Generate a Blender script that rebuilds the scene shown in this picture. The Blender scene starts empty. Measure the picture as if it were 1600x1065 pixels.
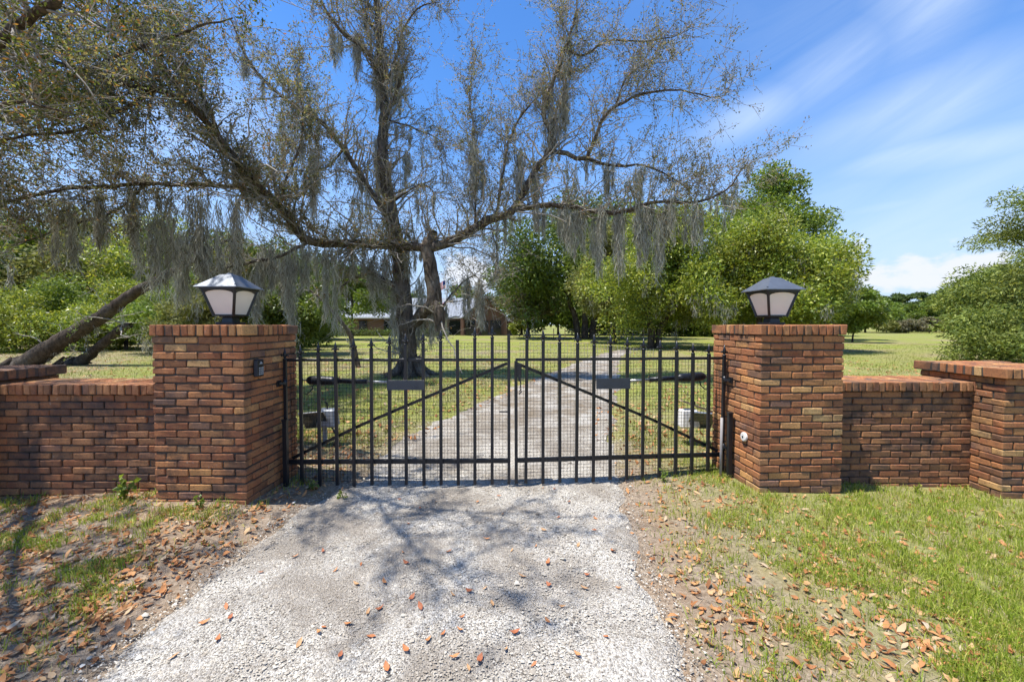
import bpy, bmesh, math, random
import numpy as np
from mathutils import Vector, Matrix

random.seed(11)
RNG = np.random.default_rng(11)
R = math.radians
scene = bpy.context.scene
COL = scene.collection

# ------------------------------------------------------------------ camera
CH, F = 1.65, 622.0          # eye height (m), focal length in photo pixels (1600 wide)
HZ = 507.5                   # photo row of the horizon
cam_d = bpy.data.cameras.new("camera")
cam = bpy.data.objects.new("camera", cam_d)
COL.objects.link(cam)
cam.location = (0, 0, CH)
cam.rotation_euler = (R(90 - 1.6), 0, 0)
cam_d.sensor_width = 36
cam_d.lens = 36 * F / 1600
cam_d.shift_y = -7.6 / 1600
cam_d.clip_start = 0.05
cam_d.clip_end = 6000
scene.camera = cam

# ------------------------------------------------------------------ sun, sky, exposure
SUN = Vector((-0.36, -0.11, 1.0)).normalized()
sun_d = bpy.data.lights.new("sun", 'SUN')
sun_d.energy = 4.8
sun_d.angle = R(0.53)
sun_d.color = (1.0, 0.955, 0.88)
sun = bpy.data.objects.new("sun", sun_d)
COL.objects.link(sun)
sun.rotation_euler = SUN.to_track_quat('Z', 'Y').to_euler()
sun.location = SUN * 60

scene.view_settings.view_transform = 'Standard'
scene.view_settings.look = 'None'
scene.view_settings.gamma = 1
scene.view_settings.use_curve_mapping = False
scene.view_settings.exposure = 0.7
scene.render.film_transparent = False
scene.cycles.use_denoising = True
scene.cycles.max_bounces = 5
scene.cycles.diffuse_bounces = 3
scene.cycles.glossy_bounces = 2
scene.cycles.transmission_bounces = 3
scene.cycles.transparent_max_bounces = 4
scene.cycles.use_adaptive_sampling = True
scene.cycles.adaptive_threshold = 0.03
scene.cycles.caustics_reflective = False
scene.cycles.caustics_refractive = False


class NT:
    """small helper to write shader node graphs"""
    def __init__(self, tree):
        self.t = tree
        self.n = tree.nodes
        self.l = tree.links

    def node(self, kind, **kw):
        nd = self.n.new(kind)
        for k, v in kw.items():
            setattr(nd, k, v)
        return nd

    def put(self, sock, v):
        if hasattr(v, 'links') or isinstance(v, bpy.types.NodeSocket):
            self.l.new(v, sock)
        else:
            sock.default_value = v

    def m(self, op, a, b=0.0, c=0.0, clamp=False):
        nd = self.node('ShaderNodeMath', operation=op, use_clamp=clamp)
        self.put(nd.inputs[0], a)
        self.put(nd.inputs[1], b)
        self.put(nd.inputs[2], c)
        return nd.outputs[0]

    def mix(self, f, a, b, mode='MIX'):
        nd = self.node('ShaderNodeMix', data_type='RGBA', blend_type=mode)
        self.put(nd.inputs[0], f)
        self.put(nd.inputs[6], a)
        self.put(nd.inputs[7], b)
        return nd.outputs[2]

    def ramp(self, f, stops, interp='LINEAR'):
        nd = self.node('ShaderNodeValToRGB')
        nd.color_ramp.interpolation = interp
        el = nd.color_ramp.elements
        while len(el) < len(stops):
            el.new(0.5)
        for e, (p, c) in zip(el, stops):
            e.position = p
            e.color = c if len(c) == 4 else (*c, 1)
        self.put(nd.inputs[0], f)
        return nd.outputs[0]

    def noise(self, vec, scale, detail=3, rough=0.5, dist=0.0):
        nd = self.node('ShaderNodeTexNoise')
        if vec is not None:
            self.l.new(vec, nd.inputs['Vector'])
        nd.inputs['Scale'].default_value = scale
        nd.inputs['Detail'].default_value = detail
        nd.inputs['Roughness'].default_value = rough
        nd.inputs['Distortion'].default_value = dist
        return nd.outputs['Fac']

    def rng(self, v, a, b, c=0.0, d=1.0, smooth=True):
        nd = self.node('ShaderNodeMapRange')
        nd.interpolation_type = 'SMOOTHSTEP' if smooth else 'LINEAR'
        self.put(nd.inputs[0], v)
        for i, x in enumerate((a, b, c, d)):
            nd.inputs[i + 1].default_value = x
        return nd.outputs[0]


def build_world():
    w = bpy.data.worlds.new("World")
    scene.world = w
    w.use_nodes = True
    t = NT(w.node_tree)
    t.n.clear()
    out = t.node('ShaderNodeOutputWorld')
    bg = t.node('ShaderNodeBackground')
    sky = t.node('ShaderNodeTexSky', sky_type='NISHITA')
    sky.sun_disc = False
    sky.sun_elevation = math.asin(SUN.z)
    sky.sun_rotation = math.atan2(SUN.x, SUN.y)
    sky.air_density = 1.0
    sky.dust_density = 0.0
    sky.ozone_density = 1.0
    tc = t.node('ShaderNodeTexCoord')
    sep = t.node('ShaderNodeSeparateXYZ')
    t.l.new(tc.outputs['Generated'], sep.inputs[0])
    x, y, z = sep.outputs
    az = t.m('ARCTAN2', x, y)                       # 0 straight ahead, + to the right
    hyp = t.m('SQRT', t.m('ADD', t.m('MULTIPLY', x, x), t.m('MULTIPLY', y, y)))
    el = t.m('ARCTAN2', z, hyp)
    # slightly richer blue than the raw model
    hsv = t.node('ShaderNodeHueSaturation')
    hsv.inputs['Saturation'].default_value = 1.18
    t.l.new(sky.outputs[0], hsv.inputs['Color'])
    base = t.mix(1.0, hsv.outputs[0], (.84, 1.12, 1.42, 1), 'MULTIPLY')
    haze = t.rng(el, 0.0, R(28), .92, 0.0)
    base = t.mix(haze, base, (3.3, 4.15, 5.6, 1))
    # thin cirrus: stretched warped noise over azimuth / elevation
    cmb = t.node('ShaderNodeCombineXYZ')
    t.put(cmb.inputs[0], t.m('ADD', az, t.m('MULTIPLY', el, -0.9)))
    t.put(cmb.inputs[1], t.m('ADD', t.m('MULTIPLY', el, 3.0), t.m('MULTIPLY', az, -.8)))
    n1 = t.noise(cmb.outputs[0], 2.4, 6, 0.58, 0.9)
    cmb2 = t.node('ShaderNodeCombineXYZ')
    t.put(cmb2.inputs[0], t.m('MULTIPLY', az, 20.0))
    t.put(cmb2.inputs[1], t.m('MULTIPLY', el, 30.0))
    n2 = t.noise(cmb2.outputs[0], 1.0, 6, 0.55, 0.0)

    def blob(a0, e0, wa, we, slope=0.0):
        da = t.m('SUBTRACT', az, R(a0))
        de = t.m('SUBTRACT', t.m('SUBTRACT', el, R(e0)), t.m('MULTIPLY', da, slope))
        q = t.m('ADD', t.m('POWER', t.m('ABSOLUTE', t.m('DIVIDE', da, R(wa))), 2.0),
                t.m('POWER', t.m('ABSOLUTE', t.m('DIVIDE', de, R(we))), 2.0))
        return t.m('EXPONENT', t.m('MULTIPLY', q, -1.0))
    streaks = [(31, 24.0, 6.5, 2.2, .2, .9), (39, 26.5, 7, 3.2, .3, .75), (46, 30.5, 5, 6.0, .3, .95),
               (45, 21.0, 9, 3.2, .14, .95), (47, 16.4, 8, 1.6, -.05, .8), (43, 12.2, 4, .6, .05, .4),
               (-38, 22, 10, 5, .2, .6), (110, 35, 30, 8, .2, .6), (-130, 35, 35, 9, -.2, .6)]
    acc = None
    for a0, e0, wa, we, sl, amp in streaks:
        b = t.m('MULTIPLY', blob(a0, e0, wa, we, sl), amp)
        acc = b if acc is None else t.m('MAXIMUM', acc, b)
    cirrus = t.m('MULTIPLY', acc, t.rng(n1, 0.25, 0.7, 0.35, 1.0), clamp=True)
    veil = t.m('MULTIPLY', t.rng(az, 0.1, 0.85, 0, 1), t.rng(n1, 0.3, 0.8, 0.04, 0.38))
    cirrus = t.m('MAXIMUM', cirrus, veil)
    puffs = [(45.0, 4.9, 4.4, 2.2), (48.5, 5.4, 3.4, 2.3), (38.4, 6.2, 3.6, 3.0), (-6, 7.5, 5.5, 3.2), (75, 5, 14, 3), (-70, 7, 20, 4)]
    acc = None
    for a0, e0, wa, we in puffs:
        b = blob(a0, e0, wa, we)
        acc = b if acc is None else t.m('MAXIMUM', acc, b)
    cum = t.rng(t.m('ADD', acc, t.m('MULTIPLY', t.m('SUBTRACT', n2, 0.5), 1.7)), 0.4, 0.8, 0, 0.92)
    c1 = t.mix(t.m('MULTIPLY', cirrus, 0.7), base, (5.0, 5.8, 6.8, 1))
    c2 = t.mix(cum, c1, (5.2, 5.4, 5.8, 1))
    t.l.new(c2, bg.inputs[0])
    bg.inputs[1].default_value = 0.11
    w.cycles.sampling_method = 'MANUAL'
    w.cycles.sample_map_resolution = 256
    t.l.new(bg.outputs[0], out.inputs[0])


build_world()

# ------------------------------------------------------------------ general helpers

def P(px, py, d):
    """photo pixel + distance along the view axis -> world point"""
    return Vector(((px - 800) / F * d, d, CH - (py - HZ) / F * d))


def G(px, py):
    """photo pixel on flat ground -> world x, y"""
    d = CH * F / (py - HZ)
    return (px - 800) / F * d, d


def tag(o, label=None, cat=None, group=None, kind=None):
    for k, v in (('label', label), ('category', cat), ('group', group), ('kind', kind)):
        if v:
            o[k] = v
    return o


def empty(name, loc=(0, 0, 0), rz=0.0):
    o = bpy.data.objects.new(name, None)
    o.empty_display_size = 0.2
    COL.objects.link(o)
    o.location = loc
    o.rotation_euler = (0, 0, rz)
    return o


def link(name, me, mat=None, parent=None, loc=None, rot=None):
    o = bpy.data.objects.new(name, me)
    COL.objects.link(o)
    if mat is not None and len(me.materials) == 0:
        me.materials.append(mat)
    if parent is not None:
        o.parent = parent
    if loc is not None:
        o.location = loc
    if rot is not None:
        o.rotation_euler = rot
    return o


def mesh_np(name, V, quads=None, tris=None, smooth=False):
    me = bpy.data.meshes.new(name)
    V = np.asarray(V, dtype=np.float32).reshape(-1, 3)
    nq = 0 if quads is None else len(quads)
    nt = 0 if tris is None else len(tris)
    me.vertices.add(len(V))
    me.vertices.foreach_set('co', V.ravel())
    li = []
    if nq:
        li.append(np.asarray(quads, dtype=np.int32).ravel())
    if nt:
        li.append(np.asarray(tris, dtype=np.int32).ravel())
    li = np.concatenate(li)
    me.loops.add(len(li))
    me.loops.foreach_set('vertex_index', li)
    st = np.concatenate([np.arange(nq, dtype=np.int32) * 4, nq * 4 + np.arange(nt, dtype=np.int32) * 3])
    me.polygons.add(nq + nt)
    me.polygons.foreach_set('loop_start', st.astype(np.int32))
    if smooth:
        me.polygons.foreach_set('use_smooth', np.ones(nq + nt, dtype=bool))
    me.update(calc_edges=True)
    return me


class MB:
    """collects simple solids, built as one mesh"""
    def __init__(self):
        self.bm = bmesh.new()

    def box(self, c, s, rot=None, taper=None):
        """c centre, s full size; rot Matrix; taper = (sx, sy) scale of the top face"""
        vs = []
        for z in (-.5, .5):
            kx, ky = (taper if (taper and z > 0) else (1, 1))
            for x, y in ((-.5, -.5), (.5, -.5), (.5, .5), (-.5, .5)):
                v = Vector((x * s[0] * kx, y * s[1] * ky, z * s[2]))
                if rot is not None:
                    v = rot @ v
                vs.append(self.bm.verts.new(v + Vector(c)))
        for f in ((3, 2, 1, 0), (4, 5, 6, 7), (0, 1, 5, 4), (1, 2, 6, 5), (2, 3, 7, 6), (3, 0, 4, 7)):
            self.bm.faces.new([vs[i] for i in f])
        return self

    def bar(self, a, b, w, h=None, up=(0, 0, 1)):
        a, b = Vector(a), Vector(b)
        d = b - a
        zx = d.normalized()
        u = Vector(up)
        if abs(zx.dot(u)) > .98:
            u = Vector((0, 1, 0))
        sx = zx.cross(u).normalized()
        uy = sx.cross(zx)
        h = h or w
        rot = Matrix((sx, uy, zx)).transposed()
        return self.box((a + b) / 2, (w, h, d.length), rot)

    def tube(self, pts, rad, n=8, cap=True):
        pts = [Vector(p) for p in pts]
        rad = rad if hasattr(rad, '__len__') else [rad] * len(pts)
        rings = []
        ref = None
        for i, p in enumerate(pts):
            t = (pts[min(i + 1, len(pts) - 1)] - pts[max(i - 1, 0)]).normalized()
            if ref is None:
                ref = Vector((1, 0, 0)) if abs(t.x) < .8 else Vector((0, 1, 0))
            ref = (ref - t * ref.dot(t)).normalized()
            bi = t.cross(ref)
            rings.append([self.bm.verts.new(p + (ref * math.cos(2 * math.pi * k / n) + bi * math.sin(2 * math.pi * k / n)) * rad[i]) for k in range(n)])
        for a, b in zip(rings, rings[1:]):
            for k in range(n):
                self.bm.faces.new((a[k], a[(k + 1) % n], b[(k + 1) % n], b[k]))
        if cap:
            self.bm.faces.new(rings[0][::-1])
            self.bm.faces.new(rings[-1])
        return self

    def prism(self, pts, y0, y1):
        """outline in x,z extruded along y"""
        a = [self.bm.verts.new((x, y0, z)) for x, z in pts]
        b = [self.bm.verts.new((x, y1, z)) for x, z in pts]
        n = len(pts)
        self.bm.faces.new(a)
        self.bm.faces.new(b[::-1])
        for k in range(n):
            self.bm.faces.new((a[k], b[k], b[(k + 1) % n], a[(k + 1) % n]))
        return self

    def face(self, pts):
        self.bm.faces.new([self.bm.verts.new(p) for p in pts])
        return self

    def build(self, name, mat, parent=None, smooth=False, bevel=0.0, loc=None, rot=None):
        bmesh.ops.recalc_face_normals(self.bm, faces=self.bm.faces)
        if bevel:
            bmesh.ops.bevel(self.bm, geom=list(self.bm.edges), offset=bevel, segments=1, affect='EDGES', clamp_overlap=True)
        me = bpy.data.meshes.new(name)
        self.bm.to_mesh(me)
        self.bm.free()
        if smooth:
            me.polygons.foreach_set('use_smooth', [True] * len(me.polygons))
        return link(name, me, mat, parent, loc, rot)


_perm = np.random.default_rng(5).random((256, 256))


def vnoise(x, y, s=1.0, seed=0):
    x = np.asarray(x, float) * s + seed * 17.3 + 1000
    y = np.asarray(y, float) * s + seed * 9.7 + 1000
    xi, yi = np.floor(x).astype(int), np.floor(y).astype(int)
    fx, fy = x - xi, y - yi
    fx, fy = fx * fx * (3 - 2 * fx), fy * fy * (3 - 2 * fy)
    a, b = _perm[xi % 256, yi % 256], _perm[(xi + 1) % 256, yi % 256]
    c, d = _perm[xi % 256, (yi + 1) % 256], _perm[(xi + 1) % 256, (yi + 1) % 256]
    return (a * (1 - fx) + b * fx) * (1 - fy) + (c * (1 - fx) + d * fx) * fy


def fbm(x, y, s=1.0, seed=0):
    return .55 * vnoise(x, y, s, seed) + .3 * vnoise(x, y, s * 2.1, seed + 1) + .15 * vnoise(x, y, s * 4.3, seed + 2)


def sstep(a, b, x):
    t = np.clip((np.asarray(x, float) - a) / (b - a), 0, 1)
    return t * t * (3 - 2 * t)


# ------------------------------------------------------------------ materials

def new_mat(name):
    m = bpy.data.materials.new(name)
    m.use_nodes = True
    t = NT(m.node_tree)
    bs = t.n['Principled BSDF']
    return m, t, bs


def simple(name, col, rough=.6, metal=0.0, var=0.0, scale=8.0, bump=0.0, spec=None):
    m, t, bs = new_mat(name)
    bs.inputs['Roughness'].default_value = rough
    bs.inputs['Metallic'].default_value = metal
    if spec is not None:
        bs.inputs['Specular IOR Level'].default_value = spec
    tc = t.node('ShaderNodeTexCoord').outputs['Object']
    if var:
        n = t.noise(tc, scale, 5, .6)
        c = t.mix(n, tuple(x * (1 - var) for x in col) + (1,), tuple(min(1, x * (1 + var)) for x in col) + (1,))
        t.l.new(c, bs.inputs['Base Color'])
    else:
        bs.inputs['Base Color'].default_value = (*col, 1)
    if bump:
        b = t.node('ShaderNodeBump')
        b.inputs['Strength'].default_value = bump
        b.inputs['Distance'].default_value = 0.01
        t.l.new(t.noise(tc, scale * 3, 4, .6), b.inputs['Height'])
        t.l.new(b.outputs[0], bs.inputs['Normal'])
    return m


def leaf_mat(name, stops, rough=.5, trans=.35, spec=.4):
    m, t, bs = new_mat(name)
    g = t.node('ShaderNodeNewGeometry')
    c = t.ramp(g.outputs['Random Per Island'], stops)
    pos = t.noise(g.outputs['Position'], .55, 2, .5)
    hs = t.node('ShaderNodeHueSaturation')
    t.l.new(c, hs.inputs['Color'])
    t.put(hs.inputs['Value'], t.rng(pos, .25, .75, .78, 1.2, False))
    t.put(hs.inputs['Hue'], t.rng(pos, .25, .75, .485, .512, False))
    t.l.new(hs.outputs[0], bs.inputs['Base Color'])
    bs.inputs['Roughness'].default_value = rough
    bs.inputs['Specular IOR Level'].default_value = spec
    tr = t.node('ShaderNodeBsdfTranslucent')
    t.l.new(t.mix(1.0, hs.outputs[0], (1.25, 1.2, .75, 1), 'MULTIPLY'), tr.inputs[0])
    mx = t.node('ShaderNodeMixShader')
    mx.inputs[0].default_value = trans
    t.l.new(bs.outputs[0], mx.inputs[1])
    t.l.new(tr.outputs[0], mx.inputs[2])
    t.l.new(mx.outputs[0], t.n['Material Output'].inputs[0])
    return m


def brick_mat(name, stops, dirt):
    m, t, bs = new_mat(name)
    oi = t.node('ShaderNodeObjectInfo')
    tc = t.node('ShaderNodeTexCoord')
    g = t.node('ShaderNodeNewGeometry')
    off = t.node('ShaderNodeVectorMath', operation='ADD')
    t.l.new(tc.outputs['Object'], off.inputs[0])
    sc = t.node('ShaderNodeVectorMath', operation='SCALE')
    t.l.new(oi.outputs['Location'], sc.inputs[0])
    sc.inputs['Scale'].default_value = 3.7
    t.l.new(sc.outputs[0], off.inputs[1])
    v = off.outputs[0]
    base = t.ramp(oi.outputs['Random'], stops)
    n1 = t.noise(v, 9, 4, .6)
    n2 = t.noise(v, 60, 4, .7)
    c = t.mix(t.rng(n1, .3, .68, 0, .85), base, t.mix(.65, base, (.40, .19, .08, 1)))
    c = t.mix(t.rng(n2, .48, .7, 0, .62), c, (.085, .05, .04, 1))
    # soot and weathering with a shape of its own, running over many bricks
    n3 = t.noise(g.outputs['Position'], 2.3, 5, .62, .6)
    c = t.mix(t.rng(n3, .46, .7, 0, dirt), c, (.06, .048, .043, 1))
    n4 = t.noise(g.outputs['Position'], 46, 3, .6)
    n5 = t.noise(g.outputs['Position'], 3.4, 3, .6)
    lime = t.m('MULTIPLY', t.rng(n4, .63, .74, 0, 1), t.rng(n5, .5, .7, 0, .6))
    c = t.mix(lime, c, (.42, .38, .33, 1))
    t.l.new(c, bs.inputs['Base Color'])
    bs.inputs['Roughness'].default_value = .86
    bs.inputs['Specular IOR Level'].default_value = .25
    b = t.node('ShaderNodeBump')
    b.inputs['Strength'].default_value = .55
    b.inputs['Distance'].default_value = .006
    t.l.new(t.noise(v, 75, 5, .7), b.inputs['Height'])
    t.l.new(b.outputs[0], bs.inputs['Normal'])
    return m


def mortar_mat():
    m, t, bs = new_mat('mortar')
    g = t.node('ShaderNodeNewGeometry')
    n = t.noise(g.outputs['Position'], 2.3, 5, .62, .6)
    n2 = t.noise(g.outputs['Position'], 40, 4, .6)
    c = t.mix(t.rng(n, .42, .68), (.10, .08, .063, 1), (.022, .019, .017, 1))
    c = t.mix(t.rng(n2, .35, .75, 0, .6), c, (.055, .045, .036, 1))
    t.l.new(c, bs.inputs['Base Color'])
    bs.inputs['Roughness'].default_value = .95
    b = t.node('ShaderNodeBump')
    b.inputs['Strength'].default_value = .7
    b.inputs['Distance'].default_value = .006
    t.l.new(n2, b.inputs['Height'])
    t.l.new(b.outputs[0], bs.inputs['Normal'])
    return m


def bark_mat(name, a, b_, lichen=.3):
    m, t, bs = new_mat(name)
    tc = t.node('ShaderNodeTexCoord')
    mp = t.node('ShaderNodeMapping')
    mp.inputs['Scale'].default_value = (1, 1, .28)
    t.l.new(tc.outputs['Object'], mp.inputs[0])
    n = t.noise(mp.outputs[0], 12, 6, .7, .6)
    n2 = t.noise(tc.outputs['Object'], 2.2, 4, .6)
    c = t.mix(t.rng(n, .3, .7), (*a, 1), (*b_, 1))
    c = t.mix(t.rng(n2, .45, .7, 0, lichen), c, (.27, .26, .22, 1))
    t.l.new(c, bs.inputs['Base Color'])
    bs.inputs['Roughness'].default_value = .93
    bs.inputs['Specular IOR Level'].default_value = .15
    b = t.node('ShaderNodeBump')
    b.inputs['Strength'].default_value = 1.0
    b.inputs['Distance'].default_value = .1
    t.l.new(n, b.inputs['Height'])
    t.l.new(b.outputs[0], bs.inputs['Normal'])
    return m


def ground_mat():
    """one sheet: dry leaf-strewn soil by the gate, mown lawn beyond"""
    m, t, bs = new_mat('ground_soil_and_lawn')
    g = t.node('ShaderNodeNewGeometry')
    pos = g.outputs['Position']
    sp = t.node('ShaderNodeSeparateXYZ')
    t.l.new(pos, sp.inputs[0])
    nb = t.noise(pos, .35, 4, .6)
    nm = t.noise(pos, 2.2, 5, .65)
    nf = t.noise(pos, 34, 5, .7)
    soil = t.mix(t.rng(nf, .3, .7), (.16, .12, .085, 1), (.36, .285, .21, 1))
    soil = t.mix(t.rng(nm, .45, .7, 0, .6), soil, (.27, .17, .095, 1))
    grass = t.mix(t.rng(nf, .28, .72), (.12, .16, .022, 1), (.27, .30, .05, 1))
    grass = t.mix(t.rng(nm, .4, .72, 0, .6), grass, (.30, .26, .10, 1))
    grass = t.mix(t.rng(t.noise(pos, .16, 4, .6), .5, .62, 0, .55), grass, (.27, .2, .12, 1))
    edge = t.m('ADD', sp.outputs[1], t.m('MULTIPLY', nm, 3.0))
    lawn = t.rng(edge, 5.2, 8.5)
    lawn = t.m('MULTIPLY', lawn, t.rng(nb, .3, .55, .35, 1.0))
    lawn = t.m('MULTIPLY', lawn, t.m('MAXIMUM', t.rng(nm, .35, .6, .55, 1.0), t.rng(sp.outputs[1], 14.0, 30.0)))
    # bare leaf-strewn ground in the wood's edge on the left
    wood = t.rng(t.m('ADD', t.m('ADD', sp.outputs[0], t.m('MULTIPLY', nb, 7.0)), t.m('MULTIPLY', sp.outputs[1], .35)), -10.0, -3.5)
    near_wood = t.m('MULTIPLY', t.m('SUBTRACT', 1.0, wood), .55)
    lawn = t.m('MULTIPLY', lawn, t.m('SUBTRACT', 1.0, near_wood))
    green_verge = t.m('MULTIPLY', t.rng(t.m('ADD', sp.outputs[0], t.m('MULTIPLY', nm, 1.2)), 1.7, 2.9), .6)
    lawn = t.m('MAXIMUM', lawn, green_verge)
    t.l.new(t.mix(lawn, soil, grass), bs.inputs['Base Color'])
    bs.inputs['Roughness'].default_value = .95
    bs.inputs['Specular IOR Level'].default_value = .1
    b = t.node('ShaderNodeBump')
    b.inputs['Strength'].default_value = .8
    b.inputs['Distance'].default_value = .02
    t.l.new(nf, b.inputs['Height'])
    t.l.new(b.outputs[0], bs.inputs['Normal'])
    return m


def gravel_mat():
    m, t, bs = new_mat('crushed_shell_gravel')
    g = t.node('ShaderNodeNewGeometry')
    pos = g.outputs['Position']
    vo = t.node('ShaderNodeTexVoronoi')
    vo.inputs['Scale'].default_value = 115
    t.l.new(pos, vo.inputs['Vector'])
    sp = t.node('ShaderNodeSeparateColor')
    t.l.new(vo.outputs['Color'], sp.inputs[0])
    nm = t.noise(pos, 1.1, 5, .65, .5)
    nf = t.noise(pos, 26, 4, .6)
    c = t.ramp(sp.outputs[0], [(0, (.2, .175, .15)), (.25, (.38, .35, .30)), (.7, (.53, .495, .435)), (1, (.64, .61, .55))])
    c = t.mix(t.rng(nm, .4, .62, 0, .8), c, (.24, .205, .165, 1))
    c = t.mix(t.rng(nf, .55, .75, 0, .55), c, (.2, .175, .15, 1))
    sy = t.node('ShaderNodeSeparateXYZ')
    t.l.new(pos, sy.inputs[0])
    worn = t.m('MULTIPLY', t.rng(sy.outputs[1], 4.2, 8.0), t.rng(t.noise(pos, 1.9, 5, .65, .8), .38, .62, 0, .75))
    c = t.mix(worn, c, (.2, .15, .095, 1))
    t.l.new(c, bs.inputs['Base Color'])
    bs.inputs['Roughness'].default_value = .95
    bs.inputs['Specular IOR Level'].default_value = .15
    b = t.node('ShaderNodeBump')
    b.inputs['Strength'].default_value = 1.0
    b.inputs['Distance'].default_value = .012
    t.l.new(t.m('ADD', t.m('MULTIPLY', vo.outputs['Distance'], -.8), nf), b.inputs['Height'])
    t.l.new(b.outputs[0], bs.inputs['Normal'])
    return m


def island_mat(name, stops, rough=.9, spec=.15, trans=0.0):
    m, t, bs = new_mat(name)
    g = t.node('ShaderNodeNewGeometry')
    c = t.ramp(g.outputs['Random Per Island'], stops)
    t.l.new(c, bs.inputs['Base Color'])
    bs.inputs['Roughness'].default_value = rough
    bs.inputs['Specular IOR Level'].default_value = spec
    if trans:
        tr = t.node('ShaderNodeBsdfTranslucent')
        t.l.new(c, tr.inputs[0])
        mx = t.node('ShaderNodeMixShader')
        mx.inputs[0].default_value = trans
        t.l.new(bs.outputs[0], mx.inputs[1])
        t.l.new(tr.outputs[0], mx.inputs[2])
        t.l.new(mx.outputs[0], t.n['Material Output'].inputs[0])
    return m


def pebble_mat():
    """loose stones: pale shell and limestone, with the drive's own brown dirt patches"""
    m, t, bs = new_mat('loose_pebbles')
    g = t.node('ShaderNodeNewGeometry')
    pos = g.outputs['Position']
    c = t.ramp(g.outputs['Random Per Island'], [(0, (.09, .08, .07)), (.17, (.27, .235, .19)), (.4, (.44, .395, .325)), (.78, (.56, .515, .43)), (1, (.7, .655, .57))])
    nm = t.noise(pos, 1.1, 5, .65, .5)
    c = t.mix(t.rng(nm, .4, .62, 0, .7), c, (.27, .23, .185, 1))
    t.l.new(c, bs.inputs['Base Color'])
    bs.inputs['Roughness'].default_value = .9
    bs.inputs['Specular IOR Level'].default_value = .15
    return m


def flag_mat():
    m, t, bs = new_mat('striped_flag')
    tc = t.node('ShaderNodeTexCoord')
    sp = t.node('ShaderNodeSeparateXYZ')
    t.l.new(tc.outputs['UV'], sp.inputs[0])
    st = t.m('MODULO', t.m('FLOOR', t.m('MULTIPLY', sp.outputs[1], 13.0)), 2.0)
    c = t.mix(st, (.55, .03, .04, 1), (.75, .74, .72, 1))
    can = t.m('MULTIPLY', t.m('LESS_THAN', sp.outputs[0], .4), t.m('GREATER_THAN', sp.outputs[1], .46))
    c = t.mix(can, c, (.03, .05, .18, 1))
    t.l.new(c, bs.inputs['Base Color'])
    bs.inputs['Roughness'].default_value = .8
    return m


def house_brick_mat():
    m, t, bs = new_mat('house_brick')
    tc = t.node('ShaderNodeTexCoord')
    mp = t.node('ShaderNodeMapping')
    mp.inputs['Rotation'].default_value = (R(90), 0, 0)
    t.l.new(tc.outputs['Object'], mp.inputs[0])
    br = t.node('ShaderNodeTexBrick')
    t.l.new(mp.outputs[0], br.inputs[0])
    br.inputs['Color1'].default_value = (.2, .085, .05, 1)
    br.inputs['Color2'].default_value = (.15, .065, .04, 1)
    br.inputs['Mortar'].default_value = (.18, .14, .11, 1)
    br.inputs['Scale'].default_value = 1
    br.inputs['Brick Width'].default_value = .21
    br.inputs['Row Height'].default_value = .07
    br.inputs['Mortar Size'].default_value = .008
    t.l.new(br.outputs[0], bs.inputs['Base Color'])
    bs.inputs['Roughness'].default_value = .9
    return m


M = {}
M['brick'] = brick_mat('brick_red_brown', [(0, (0.14, 0.071, 0.042)), (0.14, (0.27, 0.092, 0.042)), (0.3, (0.389, 0.143, 0.059)), (0.46, (0.324, 0.128, 0.059)), (0.6, (0.486, 0.204, 0.076)), (0.74, (0.389, 0.194, 0.084)), (0.84, (0.594, 0.296, 0.105)), (0.9, (0.605, 0.388, 0.168)), (0.94, (0.119, 0.076, 0.055)), (1, (0.248, 0.133, 0.097))], .72)
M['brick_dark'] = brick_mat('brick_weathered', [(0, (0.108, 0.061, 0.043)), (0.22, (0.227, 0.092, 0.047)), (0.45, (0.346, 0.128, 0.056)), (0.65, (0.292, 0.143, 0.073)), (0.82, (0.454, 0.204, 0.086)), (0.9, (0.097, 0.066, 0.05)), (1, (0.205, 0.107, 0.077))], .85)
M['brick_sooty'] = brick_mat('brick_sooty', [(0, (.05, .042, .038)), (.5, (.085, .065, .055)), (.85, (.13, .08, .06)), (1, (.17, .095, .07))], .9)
M['mortar'] = mortar_mat()
M['black'] = simple('black_painted_steel', (.009, .0105, .0145), .36, 0, .35, 20, .08, .5)
M['plate'] = simple('dark_grey_plate', (.036, .042, .052), .5, 0, .25, 12)
M['steel'] = simple('bare_steel', (.55, .55, .54), .35, .85)
M['lamp_roof'] = simple('lamp_roof_enamel', (.19, .205, .225), .46, .7, .3, 14, .05)
M['pane'] = simple('frosted_lamp_glass', (.8, .73, .62), .55, 0, .1, 5, 0, .4)
M['keypad_face'] = simple('keypad_grey', (.35, .36, .37), .5)
M['white_plastic'] = simple('white_plastic', (.72, .7, .66), .5, 0, .08, 10)
M['grey_box'] = simple('grey_enclosure', (.3, .32, .34), .5, 0, .12, 10)
M['solar'] = simple('solar_glass', (.03, .04, .055), .14, 0, .2, 10, 0, .8)
M['wood'] = simple('weathered_plank', (.34, .25, .16), .85, 0, .4, 14, .3)
M['roof_metal'] = simple('galvanised_roof', (.19, .21, .24), .55, .1, .15, 2)
M['dark_glass'] = simple('window_glass', (.012, .014, .017), .1, 0, 0, 1, 0, .6)
M['trim'] = simple('dark_brown_trim', (.05, .038, .03), .7)
M['white_trim'] = simple('pale_trim', (.55, .53, .49), .6)
M['house_brick'] = house_brick_mat()
M['bark'] = bark_mat('oak_bark', (.042, .032, .025), (.19, .15, .115), .42)
M['bark_dark'] = bark_mat('wet_dark_bark', (.03, .023, .018), (.12, .09, .066), .2)
M['twig'] = simple('twig_bark', (.31, .28, .24), .9, 0, .45, 3)
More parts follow.
